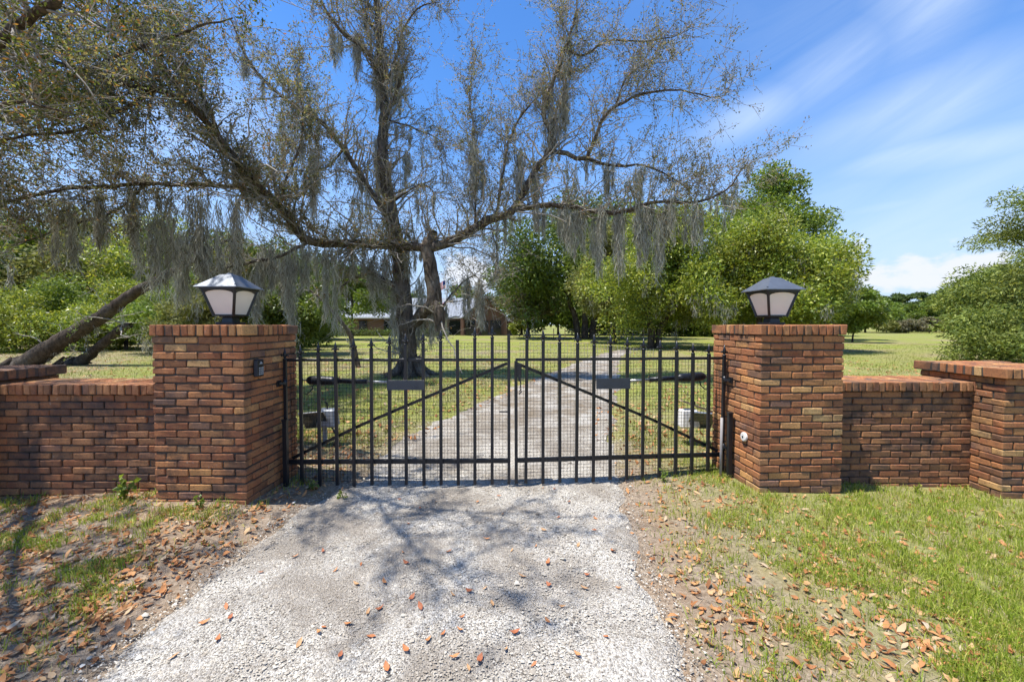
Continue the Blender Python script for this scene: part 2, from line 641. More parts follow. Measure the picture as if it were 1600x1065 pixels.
M['moss'] = island_mat('spanish_moss', [(0, (.17, .16, .125)), (.25, (.32, .305, .24)), (.65, (.5, .48, .395)), (1, (.66, .64, .55))], .95, .05, .45)
M['oak_leaf'] = leaf_mat('oak_leaf', [(0, (0.083, 0.095, 0.045)), (0.35, (0.138, 0.151, 0.075)), (0.62, (0.207, 0.209, 0.112)), (0.8, (0.276, 0.252, 0.135)), (0.92, (0.304, 0.194, 0.09)), (1, (0.304, 0.144, 0.06))], .6, .5, .25)
M['oak_leaf_green'] = leaf_mat('near_oak_leaf', [(0, (0.049, 0.072, 0.021)), (0.35, (0.091, 0.123, 0.033)), (0.62, (0.147, 0.174, 0.045)), (0.78, (0.21, 0.196, 0.06)), (0.88, (0.336, 0.217, 0.06)), (1, (0.35, 0.145, 0.045))], .6, .5, .25)
M['leaf_dark'] = leaf_mat('broad_leaf_green', [(0, (.06, .095, .016)), (.4, (.105, .155, .024)), (.75, (.155, .215, .035)), (1, (.21, .265, .05))], .45, .38, .5)
M['leaf_bright'] = leaf_mat('bright_leaf_green', [(0, (.085, .13, .018)), (.4, (.145, .21, .026)), (.75, (.2, .275, .04)), (1, (.26, .325, .06))], .45, .42, .5)
M['leaf_yellow'] = leaf_mat('yellow_green_leaf', [(0, (0.105, 0.149, 0.022)), (0.4, (0.201, 0.263, 0.034)), (0.75, (0.324, 0.376, 0.05)), (1, (0.49, 0.49, 0.092))], .42, .4, .55)
M['leaf_grey'] = leaf_mat('grey_green_leaf', [(0, (0.117, 0.111, 0.065)), (0.5, (0.195, 0.182, 0.104)), (1, (0.299, 0.26, 0.156))], .7, .3, .3)
M['leaf_olive'] = leaf_mat('olive_leaf', [(0, (0.097, 0.114, 0.032)), (0.5, (0.194, 0.211, 0.056)), (1, (0.308, 0.3, 0.097))], .6, .35, .3)
M['cedar'] = leaf_mat('cedar_foliage', [(0, (0.085, 0.122, 0.03)), (0.45, (0.16, 0.206, 0.043)), (0.8, (0.254, 0.3, 0.058)), (1, (0.356, 0.375, 0.083))], .6, .3, .3)
M['pine'] = leaf_mat('pine_foliage', [(0, (0.047, 0.081, 0.024)), (0.5, (0.088, 0.135, 0.035)), (1, (0.149, 0.203, 0.054))], .6, .25, .3)
M['ground'] = ground_mat()
M['gravel'] = gravel_mat()
M['pebble'] = pebble_mat()
M['grass'] = island_mat('grass_blade', [(0, (0.152, 0.21, 0.02)), (0.35, (0.272, 0.364, 0.037)), (0.65, (0.381, 0.451, 0.053)), (0.85, (0.489, 0.496, 0.097)), (1, (0.566, 0.496, 0.178))], .55, .3, .45)
M['lawn'] = island_mat('lawn_blade', [(0, (.12, .165, .022)), (.5, (.22, .27, .04)), (.8, (.3, .32, .06)), (1, (.4, .34, .14))], .6, .2, .4)
M['straw'] = island_mat('dry_straw', [(0, (.2, .15, .1)), (.5, (.34, .27, .19)), (1, (.48, .4, .3))], .9, .1)
M['dead_leaf'] = island_mat('dead_oak_leaf', [(0, (.2, .085, .035)), (.3, (.38, .16, .06)), (.6, (.52, .25, .1)), (.85, (.56, .36, .18)), (1, (.5, .4, .28))], .75, .25, .15)
M['flag'] = flag_mat()
M['stone'] = simple('pale_limestone', (.4, .36, .31), .9, 0, .3, 9, .5)

# ------------------------------------------------------------------ ground and drive
D_Y = np.array([-8, 0, 1.8, 2.6, 3.5, 4.1, 5.85, 7.86, 9.1, 11.1, 14.1, 17.8, 21.6, 25.0, 28.0])
D_L = np.array([-2.6, -2.1, -1.98, -1.93, -1.85, -1.64, -1.6, -.9, -.44, .2, 1.4, 3.0, 4.6, 6.4, 8.4])
D_R = np.array([.9, .86, .85, .88, 1.03, 1.12, 1.5, 2.0, 2.4, 2.95, 3.75, 4.7, 6.0, 7.6, 9.2])


def edge_l(y):
    return np.interp(y, D_Y, D_L)


def edge_r(y):
    return np.interp(y, D_Y, D_R)


def off_drive(x, y):
    """metres outside the drive's edge (negative on it)"""
    return np.where(np.asarray(y) > 28, 5.0, np.maximum(edge_l(y) - x, x - edge_r(y)))


def gz(x, y):
    x, y = np.asarray(x, float), np.asarray(y, float)
    z = .05 * sstep(-.1, .9, off_drive(x, y))
    z = z + .07 * np.exp(-((x + 2.75) ** 2 / 1.1 + (y - 3.4) ** 2 / .6))
    z = z + .03 * np.exp(-((x - 2.4) ** 2 / .6 + (y - 3.7) ** 2 / .5))
    z = z - .05 * sstep(2.6, 4.2, x) * sstep(9, 5, y)
    z = z + (fbm(x, y, 1.3, 3) - .5) * .035 * sstep(0, .5, off_drive(x, y))
    z = z + (fbm(x, y, .8, 8) - .5) * .02
    return z


def gz1(x, y):
    return float(gz(np.array([x]), np.array([y]))[0])


def build_ground():
    def axis(lo, hi, fine, far):
        a = list(np.arange(lo, hi + 1e-6, fine))
        s = fine
        v = hi
        while v < far:
            s *= 1.16
            v += s
            a.append(v)
        b = []
        s = fine
        v = lo
        while v > -far:
            s *= 1.16
            v -= s
            b.append(v)
        return np.array(b[::-1] + a)
    xs = axis(-8, 8, .17, 2500)
    ys = axis(0, 8, .17, 2500)
    X, Y = np.meshgrid(xs, ys)
    Z = gz(X, Y) - .05 * sstep(.06, -.16, off_drive(X, Y)) * (Y < 27.8)
    V = np.stack([X, Y, Z], -1).reshape(-1, 3)
    nx, ny = len(xs), len(ys)
    i = np.arange(nx - 1)[None, :] + np.arange(ny - 1)[:, None] * nx
    Q = np.stack([i, i + 1, i + nx + 1, i + nx], -1).reshape(-1, 4)
    o = link('ground', mesh_np('ground', V, Q, None, True), M['ground'])
    tag(o, 'leaf-strewn verge and green lawn reaching back to the trees', kind='structure')

    yy = np.concatenate([np.arange(-8, 0, .25), np.arange(0, 9, .09), np.arange(9, 28, .25)])
    tt = np.linspace(-1, 1, 40)
    L, Rr = edge_l(yy), edge_r(yy)
    wob_l = (fbm(yy, yy * 0, 2.2, 21) - .5) * .22 + (vnoise(yy, yy * 0, 9, 4) - .5) * .08
    wob_r = (fbm(yy, yy * 0, 2.2, 31) - .5) * .22 + (vnoise(yy, yy * 0, 9, 7) - .5) * .08
    amp = 1 + np.clip(yy - 4, 0, 12) * .22
    L, Rr = L + wob_l * amp, Rr + wob_r * amp
    X = (L + Rr)[:, None] / 2 + tt[None, :] * (Rr - L)[:, None] / 2
    Y = np.repeat(yy[:, None], len(tt), 1)
    e = 1 - np.abs(tt)[None, :] * np.ones_like(Y)
    Z = gz(X, Y) + .006 - .025 * sstep(.06, 0, e) + (fbm(X, Y, 3.0, 12) - .5) * .016
    V = np.stack([X, Y, Z], -1).reshape(-1, 3)
    n = len(tt)
    i = np.arange(n - 1)[None, :] + np.arange(len(yy) - 1)[:, None] * n
    Q = np.stack([i, i + 1, i + n + 1, i + n], -1).reshape(-1, 4)
    o = link('driveway', mesh_np('driveway', V, Q, None, True), M['gravel'])
    tag(o, 'pale crushed shell driveway running through the gate and curving right', kind='structure')
    # the far cross drive by the trees
    xs2 = np.linspace(4.5, 19, 60)
    ts = np.linspace(0, 1, 6)
    X = np.repeat(xs2[:, None], 6, 1)
    Y = 47.5 + .12 * (X - 9) + ts[None, :] * 3.4 + (vnoise(X, ts[None, :] * 0 + X * 0, .5, 2) - .5)
    Z = gz(X, Y) + .035
    V = np.stack([X, Y, Z], -1).reshape(-1, 3)
    i = np.arange(5)[None, :] + np.arange(59)[:, None] * 6
    Q = np.stack([i, i + 6, i + 7, i + 1], -1).reshape(-1, 4)
    o = link('cross_path', mesh_np('cross_path', V, Q, None, True), M['gravel'])
    tag(o, 'far pale gravel path crossing under the trees', kind='structure')


build_ground()

# ------------------------------------------------------------------ masonry
BL, BW, BH, J = .194, .092, .0575, .0095
PITCH = .0677
PL = 4 * (BL + J)             # gate pillar side, 0.814 m


def brick_mesh(name, L, W, H, seed):
    rnd = random.Random(seed)
    bm = bmesh.new()
    bmesh.ops.create_cube(bm, size=1)
    for v in bm.verts:
        v.co = Vector((v.co.x * L, v.co.y * W, v.co.z * H))
        v.co += Vector((rnd.uniform(-.003, .003), rnd.uniform(-.003, .003), rnd.uniform(-.003, .003)))
    bmesh.ops.bevel(bm, geom=list(bm.edges), offset=rnd.uniform(.0035, .0075), segments=1, affect='EDGES')
    for v in bm.verts:
        v.co += Vector((rnd.uniform(-.0009, .0009), rnd.uniform(-.0009, .0009), rnd.uniform(-.0009, .0009)))
    me = bpy.data.meshes.new(name)
    bm.to_mesh(me)
    bm.free()
    return me


BRICKS = {}
for mk in ('brick', 'brick_dark', 'brick_sooty'):
    for k in range(7):
        for nm, L in (('full', BL), ('half', BW)):
            me = brick_mesh('brick', L, BW, BH, k * 10 + len(nm) + (100 if mk == 'brick' else 0))
            me.materials.append(M[mk])
            BRICKS[(mk, nm, k)] = me
ROWLOCK_X = Matrix(((0, 0, 1), (1, 0, 0), (0, 1, 0)))      # brick on edge, length running along y


def put_brick(name, parent, c, rot=None, kind='full', sx=1.0, mk='brick', jit=1.0):
    me = BRICKS[(mk, kind, random.randrange(7))]
    o = bpy.data.objects.new(name, me)
    COL.objects.link(o)
    o.parent = parent
    m = rot.to_4x4() if rot is not None else Matrix.Identity(4)
    j = Matrix.Rotation(random.gauss(0, .006) * jit, 4, 'Z') @ Matrix.Rotation(random.gauss(0, .005) * jit, 4, 'Y')
    loc = Vector(c) + Vector((random.gauss(0, .0016), random.gauss(0, .0024), random.gauss(0, .0012))) * jit
    o.matrix_local = Matrix.Translation(loc) @ j @ m @ Matrix.Diagonal((sx, 1, 1, 1))
    return o


def joined_bricks(items, name, parent, mk):
    """bricks of a hidden face, one part"""
    bm = bmesh.new()
    for c, rot, kind in items:
        me = BRICKS[(mk, kind, random.randrange(7))]
        n0 = len(bm.verts)
        bm.from_mesh(me)
        bm.verts.ensure_lookup_table()
        m = Matrix.Translation(Vector(c)) @ (rot.to_4x4() if rot is not None else Matrix.Identity(4))
        for v in bm.verts[n0:]:
            v.co = m @ v.co
    me = bpy.data.meshes.new(name)
    bm.to_mesh(me)
    bm.free()
    return tag(link(name, me, M[mk], parent), kind='stuff')


def pillar(name, label, cx, cy, yaw, top, courses, mk='brick', overhang=.012, back='back'):
    root = tag(empty(name, (cx, cy, -.05), yaw), label, 'pillar', 'brick pillars of the entrance')
    h = PL / 2
    z0 = top + .05                                   # local height of the top
    hidden = []
    RZ = Matrix.Rotation(math.pi / 2, 3, 'Z')
    step = BL + J
    for k in range(courses):
        z = z0 - BW - J - BH / 2 - k * PITCH
        if z < -.02:
            break
        a = k % 2
        for side in ('front', 'right', 'left', 'back'):
            fb = side in ('front', 'back')
            full = (a == 0) if fb else (a == 1)
            n = 4 if full else 3
            for i in range(n):
                s = (i - (n - 1) / 2) * step
                inset = h - J / 2 - BW / 2
                if fb:
                    c, rot = (s, -inset if side == 'front' else inset, z), None
                else:
                    c, rot = (inset if side == 'right' else -inset, s, z), RZ
                if side == back:
                    hidden.append((c, rot, 'full'))
                else:
                    put_brick('brick', root, c, rot, mk=mk)
    joined_bricks(hidden, 'brick_backing', root, mk)
    # rowlock cap course
    oh = h + overhang
    n = 12
    st = 2 * oh / n
    zc = z0 - BW / 2
    for i in range(n):
        x = -oh + st * (i + .5)
        for sgn in (-1, 1):
            put_brick('cap_brick', root, (x, sgn * (oh - BL / 2), zc), ROWLOCK_X, mk=mk, jit=1.4)
    inner = 2 * (oh - BL) - J
    n2 = 6
    st2 = inner / n2
    RY = RZ @ ROWLOCK_X
    for i in range(n2):
        y = -inner / 2 + st2 * (i + .5)
        for sgn in (-1, 1):
            put_brick('cap_brick', root, (sgn * (oh - BL / 2), y, zc), RY, mk=mk, jit=1.4)
            put_brick('cap_brick', root, (sgn * (inner / 4 + J / 4), y, zc), RY, 'full', (inner / 2 - J) / BL, mk, 1.4)
    mb = MB()
    mb.box((0, 0, (z0 - BW - .004) / 2), (PL - .033, PL - .033, z0 - BW - .004))
    mb.build('mortar_core', M['mortar'], root)
    mb = MB()
    mb.box((0, 0, z0 - BW / 2 - .004), (2 * oh - .022, 2 * oh - .022, BW - .006))
    mb.build('mortar_cap', M['mortar'], root)
    return root


def wall(name, label, x0, x1, yf, top, thick, mk='brick_dark', phase=0.0):
    """straight garden wall facing -y; x0 < x1, front face at y = yf"""
    L = x1 - x0
    root = tag(empty(name, ((x0 + x1) / 2, yf + thick / 2, -.08)), label, 'wall', 'low brick walls either side of the gate')
    z0 = top + .08
    step = BL + J
    hidden = []
    k = 0
    while True:
        z = z0 - BW - J - BH / 2 - k * PITCH
        if z < -.03:
            break
        s = -L / 2 - ((phase + .5 * (k % 2)) % 1) * step + random.uniform(-.006, .006)
        while s < L / 2 - .02:
            a, b = max(s, -L / 2), min(s + BL, L / 2)
            if b - a > .025:
                put_brick('brick', root, ((a + b) / 2, -thick / 2 + BW / 2, z), None, 'full', (b - a) / BL, mk)
                hidden.append((((a + b) / 2, thick / 2 - BW / 2, z), None, 'half' if b - a < .12 else 'full'))
            s += step
        k += 1
    joined_bricks(hidden, 'brick_backing', root, mk)
    n = int(L / .0672)
    st = L / n
    zc = z0 - BW / 2
    oh = .028
    for i in range(n):
        x = -L / 2 + st * (i + .5)
        for sgn in (-1, 1):
            put_brick('cap_brick', root, (x, sgn * (thick / 2 + oh - BL / 2), zc), ROWLOCK_X, mk=mk if sgn < 0 else 'brick', jit=1.6)
        gap = thick + 2 * oh - 2 * BL - 2 * J
        put_brick('cap_brick', root, (x, 0, zc), ROWLOCK_X, 'full', gap / BL, 'brick', 1.6)
    mb = MB()
    mb.box((0, 0, (z0 - BW - .004) / 2), (L, thick - .028, z0 - BW - .004))
    mb.build('mortar_core', M['mortar'], root)
    mb = MB()
    mb.box((0, 0, z0 - BW / 2 - .003), (L, thick + 2 * oh - .024, BW - .006))
    mb.build('mortar_cap', M['mortar'], root)
    return root


YAW = R(2.6)
EX, EY = Vector((math.cos(YAW), math.sin(YAW), 0)), Vector((-math.sin(YAW), math.cos(YAW), 0))
LC = Vector((-2.276, 3.44, 0)) - EX * (PL / 2) + EY * (PL / 2)
RC = Vector((2.305, 3.68, 0)) + EX * (PL / 2) + EY * (PL / 2)
pillar('gate_pillar', 'tall red brick gate pillar with keypad, left of the driveway', LC.x, LC.y, YAW - R(4.0), CH, 25)
pillar('gate_pillar', 'tall red brick gate pillar with a round white disc, right of the driveway', RC.x, RC.y, YAW, CH, 25)
pillar('end_pillar', 'short brick end pillar with overhanging cap at the right wall', 4.64 + PL / 2 + .028, 3.735 + PL / 2, R(-1.5), 1.24, 20, 'brick', .04)
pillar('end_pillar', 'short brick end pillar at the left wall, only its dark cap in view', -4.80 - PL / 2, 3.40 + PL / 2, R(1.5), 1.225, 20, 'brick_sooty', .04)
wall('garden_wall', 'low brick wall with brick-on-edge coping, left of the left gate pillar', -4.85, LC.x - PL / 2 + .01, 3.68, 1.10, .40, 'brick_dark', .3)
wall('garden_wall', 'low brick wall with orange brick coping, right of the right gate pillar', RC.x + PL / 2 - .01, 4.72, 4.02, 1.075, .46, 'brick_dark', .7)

# ------------------------------------------------------------------ lanterns

def lantern(label, cx, cy, z0):
    root = tag(empty('pillar_lantern', (cx, cy, z0), YAW + R(1) if cx > 0 else R(-1)), label, 'lantern', 'lanterns on the gate pillars')
    s_roof, s_top, s_bot = .40, .315, .185
    z_b, z_t = .085, .335
    # neck
    mb = MB()
    mb.box((0, 0, .012), (.17, .17, .024))
    mb.box((0, 0, .05), (.11, .11, .055), None, (.85, .85))
    mb.box((0, 0, .081), (.135, .135, .014))
    mb.build('base', M['black'], root, bevel=.003)
    # roof: low hipped pyramid with a thin drip edge and ribs
    mb = MB()
    a, b = s_roof / 2, .055
    lv = [(a, .345), (a, .352), (a * .62, .415), (b, .475), (b * .55, .482)]
    rings = []
    for r, z in lv:
        rings.append([mb.bm.verts.new((sx * r, sy * r, z)) for sx, sy in ((-1, -1), (1, -1), (1, 1), (-1, 1))])
    mb.bm.faces.new(rings[0][::-1])
    mb.bm.faces.new(rings[-1])
    for p, q in zip(rings, rings[1:]):
        for i in range(4):
            mb.bm.faces.new((p[i], p[(i + 1) % 4], q[(i + 1) % 4], q[i]))
    roof = mb.build('roof', M['lamp_roof'], root)
    mb = MB()
    mb.box((0, 0, .488), (.045, .045, .014), None, (.6, .6))
    mb.build('roof_knob', M['lamp_roof'], roof)
    for sx, sy in ((-1, -1), (1, -1), (1, 1), (-1, 1)):
        mb = MB()
        mb.box((sx * a * .9, sy * a * .9, .371), (.012, .012, .012))
        mb.build('roof_bolt', M['lamp_roof'], roof)
    # four corner posts
    def half(z):
        t = (z - z_b) / (z_t - z_b)
        return (s_bot + (s_top - s_bot) * t) / 2
    for sx, sy in ((-1, -1), (1, -1), (1, 1), (-1, 1)):
        mb = MB()
        mb.bar((sx * half(z_b), sy * half(z_b), z_b), (sx * half(z_t), sy * half(z_t), z_t + .012), .022)
        mb.build('corner_post', M['black'], root)
    mb = MB()
    mb.box((0, 0, z_b + .006), (s_bot + .022, s_bot + .022, .014))
    mb.build('bottom_frame', M['black'], root)
    mb = MB()
    mb.box((0, 0, z_t + .004), (s_top + .024, s_top + .024, .022))
    mb.build('top_frame', M['black'], root)
    # frosted panes with arched black spandrels above them
    for q in range(4):
        rz = Matrix.Rotation(q * math.pi / 2, 3, 'Z')
        mb = MB()
        hb, ht = half(z_b) - .002, half(z_t) - .002
        mb.face([rz @ Vector(p) for p in ((-hb, -hb, z_b), (hb, -hb, z_b), (ht, -ht, z_t), (-ht, -ht, z_t))])
        mb.face([rz @ Vector(p) for p in ((-hb, -hb + .005, z_b), (hb, -hb + .005, z_b), (ht, -ht + .005, z_t), (-ht, -ht + .005, z_t))])
        mb.build('pane', M['pane'], root)
        mb = MB()
        n = 14
        zs = z_t - .062
        for i in range(n):
            t0, t1 = -1 + 2 * i / n, -1 + 2 * (i + 1) / n
            def arch(t):
                return zs + .045 * math.sqrt(max(0, 1 - t * t * .98)) + .004
            pts = []
            for t, up in ((t0, 0), (t1, 0), (t1, 1), (t0, 1)):
                z = z_t if up else arch(t)
                hh = half(z)
                pts.append(rz @ Vector((t * (hh - .004), -hh - .003, z)))
            mb.face(pts)
        mb.build('arch_trim', M['black'], root)
    return root


lantern('black lantern with frosted panes and dappled blue roof on the left gate pillar', LC.x, LC.y, CH + .001)
lantern('black lantern with frosted panes and plain pale roof on the right gate pillar', RC.x - .02, RC.y, CH + .001)

# ------------------------------------------------------------------ gates

def finial(parent, u, v, z_tip):
    mb = MB()
    mb.tube([(u, v, z_tip - .118), (u, v, z_tip - .112), (u, v, z_tip - .104)], [.018, .021, .016], 8)
    mb.tube([(u, v, z_tip - .106), (u, v, z_tip - .085), (u, v, z_tip - .062), (u, v, z_tip - .04), (u, v, z_tip)], [.009, .012, .019, .012, .002], 6)
    for s in (-1, 1):
        mb.tube([(u, v, z_tip - .098), (u + s * .016, v, z_tip - .075), (u + s * .03, v, z_tip - .074), (u + s * .037, v, z_tip - .089)], [.007, .0085, .008, .003], 6)
    mb.tube([(u, v - .012, z_tip - .098), (u, v - .022, z_tip - .08), (u, v - .03, z_tip - .09)], [.006, .008, .003], 6)
    return mb.build('finial', M['black'], parent, smooth=True)


def wire_mesh(parent, u0, u1, z0, ztop, v, step, thick, name='wire_mesh'):
    """welded wire panel; ztop(u) gives the upper edge"""
    boxes = []
    u = u0
    while u <= u1:
        zt = ztop(u)
        boxes.append(((u, v, (z0 + zt) / 2), (thick, thick, zt - z0)))
        u += step
    z = z0
    zm = max(ztop(u0), ztop(u1), ztop((u0 + u1) / 2))
    us = np.linspace(u0, u1, 80)
    while z <= zm:
        ok = [a for a in us if ztop(a) >= z - 1e-4]
        if ok and max(ok) - min(ok) > .05:
            boxes.append((((min(ok) + max(ok)) / 2, v - thick, z), (max(ok) - min(ok), thick, thick)))
        z += step
    C = np.array([[[x, y, zz] for zz in (-.5, .5) for x, y in ((-.5, -.5), (.5, -.5), (.5, .5), (-.5, .5))]])
    cen = np.array([b[0] for b in boxes])
    siz = np.array([b[1] for b in boxes])
    V = cen[:, None, :] + C * siz[:, None, :]
    q = np.array([(3, 2, 1, 0), (4, 5, 6, 7), (0, 1, 5, 4), (1, 2, 6, 5), (2, 3, 7, 6), (3, 0, 4, 7)])
    Q = (np.arange(len(boxes)) * 8)[:, None, None] + q[None]
    return tag(link(name, mesh_np(name, V, Q.reshape(-1, 4)), M['black'], parent), kind='stuff')


def gate(label, Hx, Hy, Mx, My, px_list, tips, flat, side):
    """Hx,Hy hinge foot, Mx,My meeting foot; local x runs from hinge to meeting stile; the road side is v*front < 0"""
    L = math.hypot(Mx - Hx, My - Hy)
    ang = math.atan2(My - Hy, Mx - Hx)
    root = tag(empty('driveway_gate', (Hx, Hy, 0), ang), label, 'gate', 'pair of driveway gates')
    fr = -1 if side == 'left' else 1                 # local v sign that faces the road

    def u_of(px):
        k = (px - 800) / F
        t = (Hx - k * Hy) / (k * (My - Hy) - (Mx - Hx))
        return t * L

    def z_of(px, py):
        u = u_of(px) / L
        d = Hy + u * (My - Hy)
        return CH - (py - HZ) / F * d
    z_top, z_bot, z_foot = 1.298, .268, .032
    rt, rb = .028, .042
    # rails
    for z, h, s in ((z_top, rt, 'top'), (z_bot, rb, 'bottom')):
        mb = MB()
        mb.box((L / 2, 0, z), (L, .03, h))
        mb.build('rail', M['black'], root, bevel=.002)
    # pickets
    for i, (px, ty) in enumerate(zip(px_list, tips)):
        u = u_of(px)
        zt = z_of(px, ty)
        last = i in flat
        lean = random.gauss(0, .002)
        top = zt if last else zt - .108
        mb = MB()
        mb.bar((u + lean, fr * .0295, z_foot + random.gauss(0, .006)), (u - lean, fr * .0295, top), .031, .027, (0, 1, 0))
        p = mb.build('picket', M['black'], root, bevel=.002)
        if not last:
            finial(p, u - lean, fr * .0295, zt)
    # diagonal brace
    mb = MB()
    pts = [(.03, fr * -.026, z_bot + .03), (L * .33, fr * -.026, z_bot + .37), (L * .66, fr * -.026, z_bot + .68), (L - .015, fr * -.026, z_top - .04)]
    for a, b in zip(pts, pts[1:]):
        mb.bar(a, b, .03, .022, (0, 1, 0))
    mb.build('diagonal_brace', M['black'], root)
    return root, L, u_of, z_of, fr


lp = [447, 471, 499, 526, 553, 581, 609, 634.5, 662, 689, 715.5, 742, 769, 795]
lt = [543, 538, 534, 533, 529, 527, 523, 520.5, 518.5, 515.5, 530.5, 511, 509.5, 522]
gl, L1, u1, zf1, fr1 = gate('black steel gate leaf hung on the left brick pillar, one finial missing', -2.262, 3.992, -.034, 4.03, lp, lt, (10, 13), 'left')
rp = [806, 822, 848, 874, 901, 927, 953, 979, 1004, 1030, 1055.5, 1081, 1106, 1129]
rt_ = [563.5, 512.5, 515, 518, 519.5, 522, 523.7, 526.5, 528.5, 530.7, 532, 535, 536.4, 537.8]
gr, L2, u2, zf2, fr2 = gate('black steel gate leaf hung on the right brick pillar', 2.243, 4.226, .035, 4.035, rp, rt_, (0,), 'right')

STEP = .0352
wire_mesh(gl, .02, L1 - .02, .06, lambda u: 1.30 if u < 1.47 else 1.475, fr1 * -.018, STEP, .0026)
wire_mesh(gr, .02, L2 - .04, .06, lambda u: 1.30 if u < .75 else 1.40 + .075 * min(1, (u - .75) / .8), fr2 * -.018, STEP, .0026)
for zz in (1.355, 1.405):
    mb = MB()
    mb.tube([(.03, fr1 * -.01, zz), (.6, fr1 * -.01, zz - .008), (1.1, fr1 * -.01, zz + .004), (1.47, fr1 * -.01, zz)], .0016, 5)
    mb.build('strand_wire', M['black'], gl)
# opener plates bolted across three pickets
for root, u_of, zf, fr, (xa, xb, ya, yb) in ((gl, u1, zf1, fr1, (606, 664, 593, 608.5)), (gr, u2, zf2, fr2, (930, 983, 590, 606.5))):
    ua, ub = u_of(xa), u_of(xb)
    za, zb = zf((xa + xb) / 2, ya), zf((xa + xb) / 2, yb)
    mb = MB()
    mb.box(((ua + ub) / 2, fr * .048, (za + zb) / 2), (abs(ub - ua), .006, abs(za - zb)))
    pl = mb.build('mounting_plate', M['plate'], root, bevel=.0015)
    for k in (.25, .7, .8):
        mb = MB()
        uu = ua + (ub - ua) * k
        mb.tube([(uu, fr * .05, (za + zb) / 2 - .012), (uu, fr * .057, (za + zb) / 2 - .012)], .007, 6)
        mb.build('bolt', M['plate'], pl)
# latch hanging on the right leaf's inner stile, latch pin on the left leaf
mb = MB()
ul = u2(809)
mb.box((ul - .01, fr2 * .052, 1.20), (.045, .016, .13))
mb.box((ul - .012, fr2 * .056, 1.115), (.026, .014, .06))
mb.build('latch', M['black'], gr, bevel=.003)
mb = MB()
for k in range(5):
    mb.tube([(ul - .02 - .004 * k, fr2 * .055, 1.085 - .026 * k), (ul - .028 + .006 * k, fr2 * .06, 1.062 - .026 * k)], .006, 5)
mb.build('latch_chain', M['black'], gr)
mb = MB()
mb.bar((u1(780), fr1 * .02, zf1(785, 643)), (u1(793), fr1 * .02, zf1(785, 643)), .012)
mb.build('latch_pin', M['black'], gl)


def opener(label, root_gate, a, b, px_a, px_b):
    """swing gate arm: a = pillar end (wide housing), b = end on the gate plate; world points"""
    a, b = Vector(a), Vector(b)
    root = tag(empty('gate_opener_arm', a), label, 'gate opener', 'gate opener arms behind the gates')
    d = b - a
    n = d.normalized()
    up = Vector((0, 0, 1))
    L = d.length
    mb = MB()
    mb.tube([n * -.03, n * 0, n * (L * .12), n * (L * .28), n * (L * .36)], [.03, .048, .052, .046, .034], 10)
    mb.build('motor_housing', M['black'], root, smooth=True)
    mb = MB()
    mb.tube([n * (L * .34), n * (L * .72)], .026, 10)
    mb.build('arm_tube', M['black'], root, smooth=True)
    mb = MB()
    mb.tube([n * (L * .7), n * (L * 1.0)], .013, 8)
    mb.build('push_rod', M['steel'], root, smooth=True)
    mb = MB()
    p0 = Vector((0, 0, -.045))
    mb.tube([p0 + n * .03, p0 + n * .02 + Vector((0, 0, -.05)), p0 - n * .06 + Vector((0, .03, -.11)), p0 - n * .15 + Vector((0, .05, -.09))], .006, 6)
    mb.build('cable', M['black'], root, smooth=True)
    mb = MB()
    mb.bar(n * -.02, n * -.13 + Vector((0, .02, 0)), .03, .012)
    mb.build('pivot_bracket', M['steel'], root)
    return root


opener('black opener arm with silver rod behind the left gate leaf', gl, P(484, 594, 4.16), P(608, 597, 4.09), 482, 606)
opener('black opener arm with silver rod behind the right gate leaf', gr, P(1098, 588, 4.36), P(982, 595, 4.23), 1100, 984)


def hinge(name, label, pts):
    root = tag(empty(name, pts[0]), label, 'hinge', 'gate hinge brackets on the pillars')
    o = Vector(pts[0])
    mb = MB()
    mb.bar(Vector(pts[0]) - o, Vector(pts[1]) - o, .035, .022)
    mb.build('strap', M['black'], root)
    mb = MB()
    mb.tube([Vector(pts[1]) - o + Vector((0, 0, -.035)), Vector(pts[1]) - o + Vector((0, 0, .035))], .02, 8)
    mb.build('pin', M['black'], root, smooth=True)
    mb = MB()
    mb.box((0, 0, 0), (.012, .07, .06))
    mb.build('wall_plate', M['black'], root)
    return root


for s, (hx, hy), side in ((-1, (-2.262, 3.992), 'left'), (1, (2.243, 4.226), 'right')):
    face = (LC + EX * (PL / 2)) if s < 0 else (RC - EX * (PL / 2))
    for z, w in ((1.075, 'upper'), (.36, 'lower')):
        # a strap from the pillar's inner face to the gate stile
        yy = hy - .05
        fx = face.x + (yy - face.y) * (-math.tan(YAW)) - s * .004
        if w == 'upper' or side == 'right':
            hinge('hinge_bracket', f'{w} black hinge bracket on the {side} gate pillar', [(fx, yy - .04, z), (hx - s * .004, hy - .045, z)])

# steel stop posts set in the ground by the pillars
def stop_post(label, x, y, h, pale=False):
    zg = gz1(x, y) - .03
    root = tag(empty('stop_post', (x, y, zg)), label, 'post', 'short steel posts beside the gate hinges')
    mb = MB()
    mb.box((0, 0, h / 2), (.042, .042, h))
    mb.build('shaft', M['black'], root, bevel=.003)
    mb = MB()
    mb.box((0, 0, h + .004), (.05, .05, .012))
    mb.build('cap', M['black'], root)
    if pale:
        mb = MB()
        mb.tube([(-.072, .03, .0), (-.07, .03, h * .5), (-.066, .035, h * .92)], .014, 8)
        mb.build('conduit', simple('grey_conduit', (.3, .28, .27), .6, 0, .2), root, smooth=True)
    return root


stop_post('short black steel post at the foot of the left gate pillar', -2.225, 3.88, .68)
stop_post('short black steel post with grey conduit at the foot of the right gate pillar', 2.245, 4.075, .70, True)

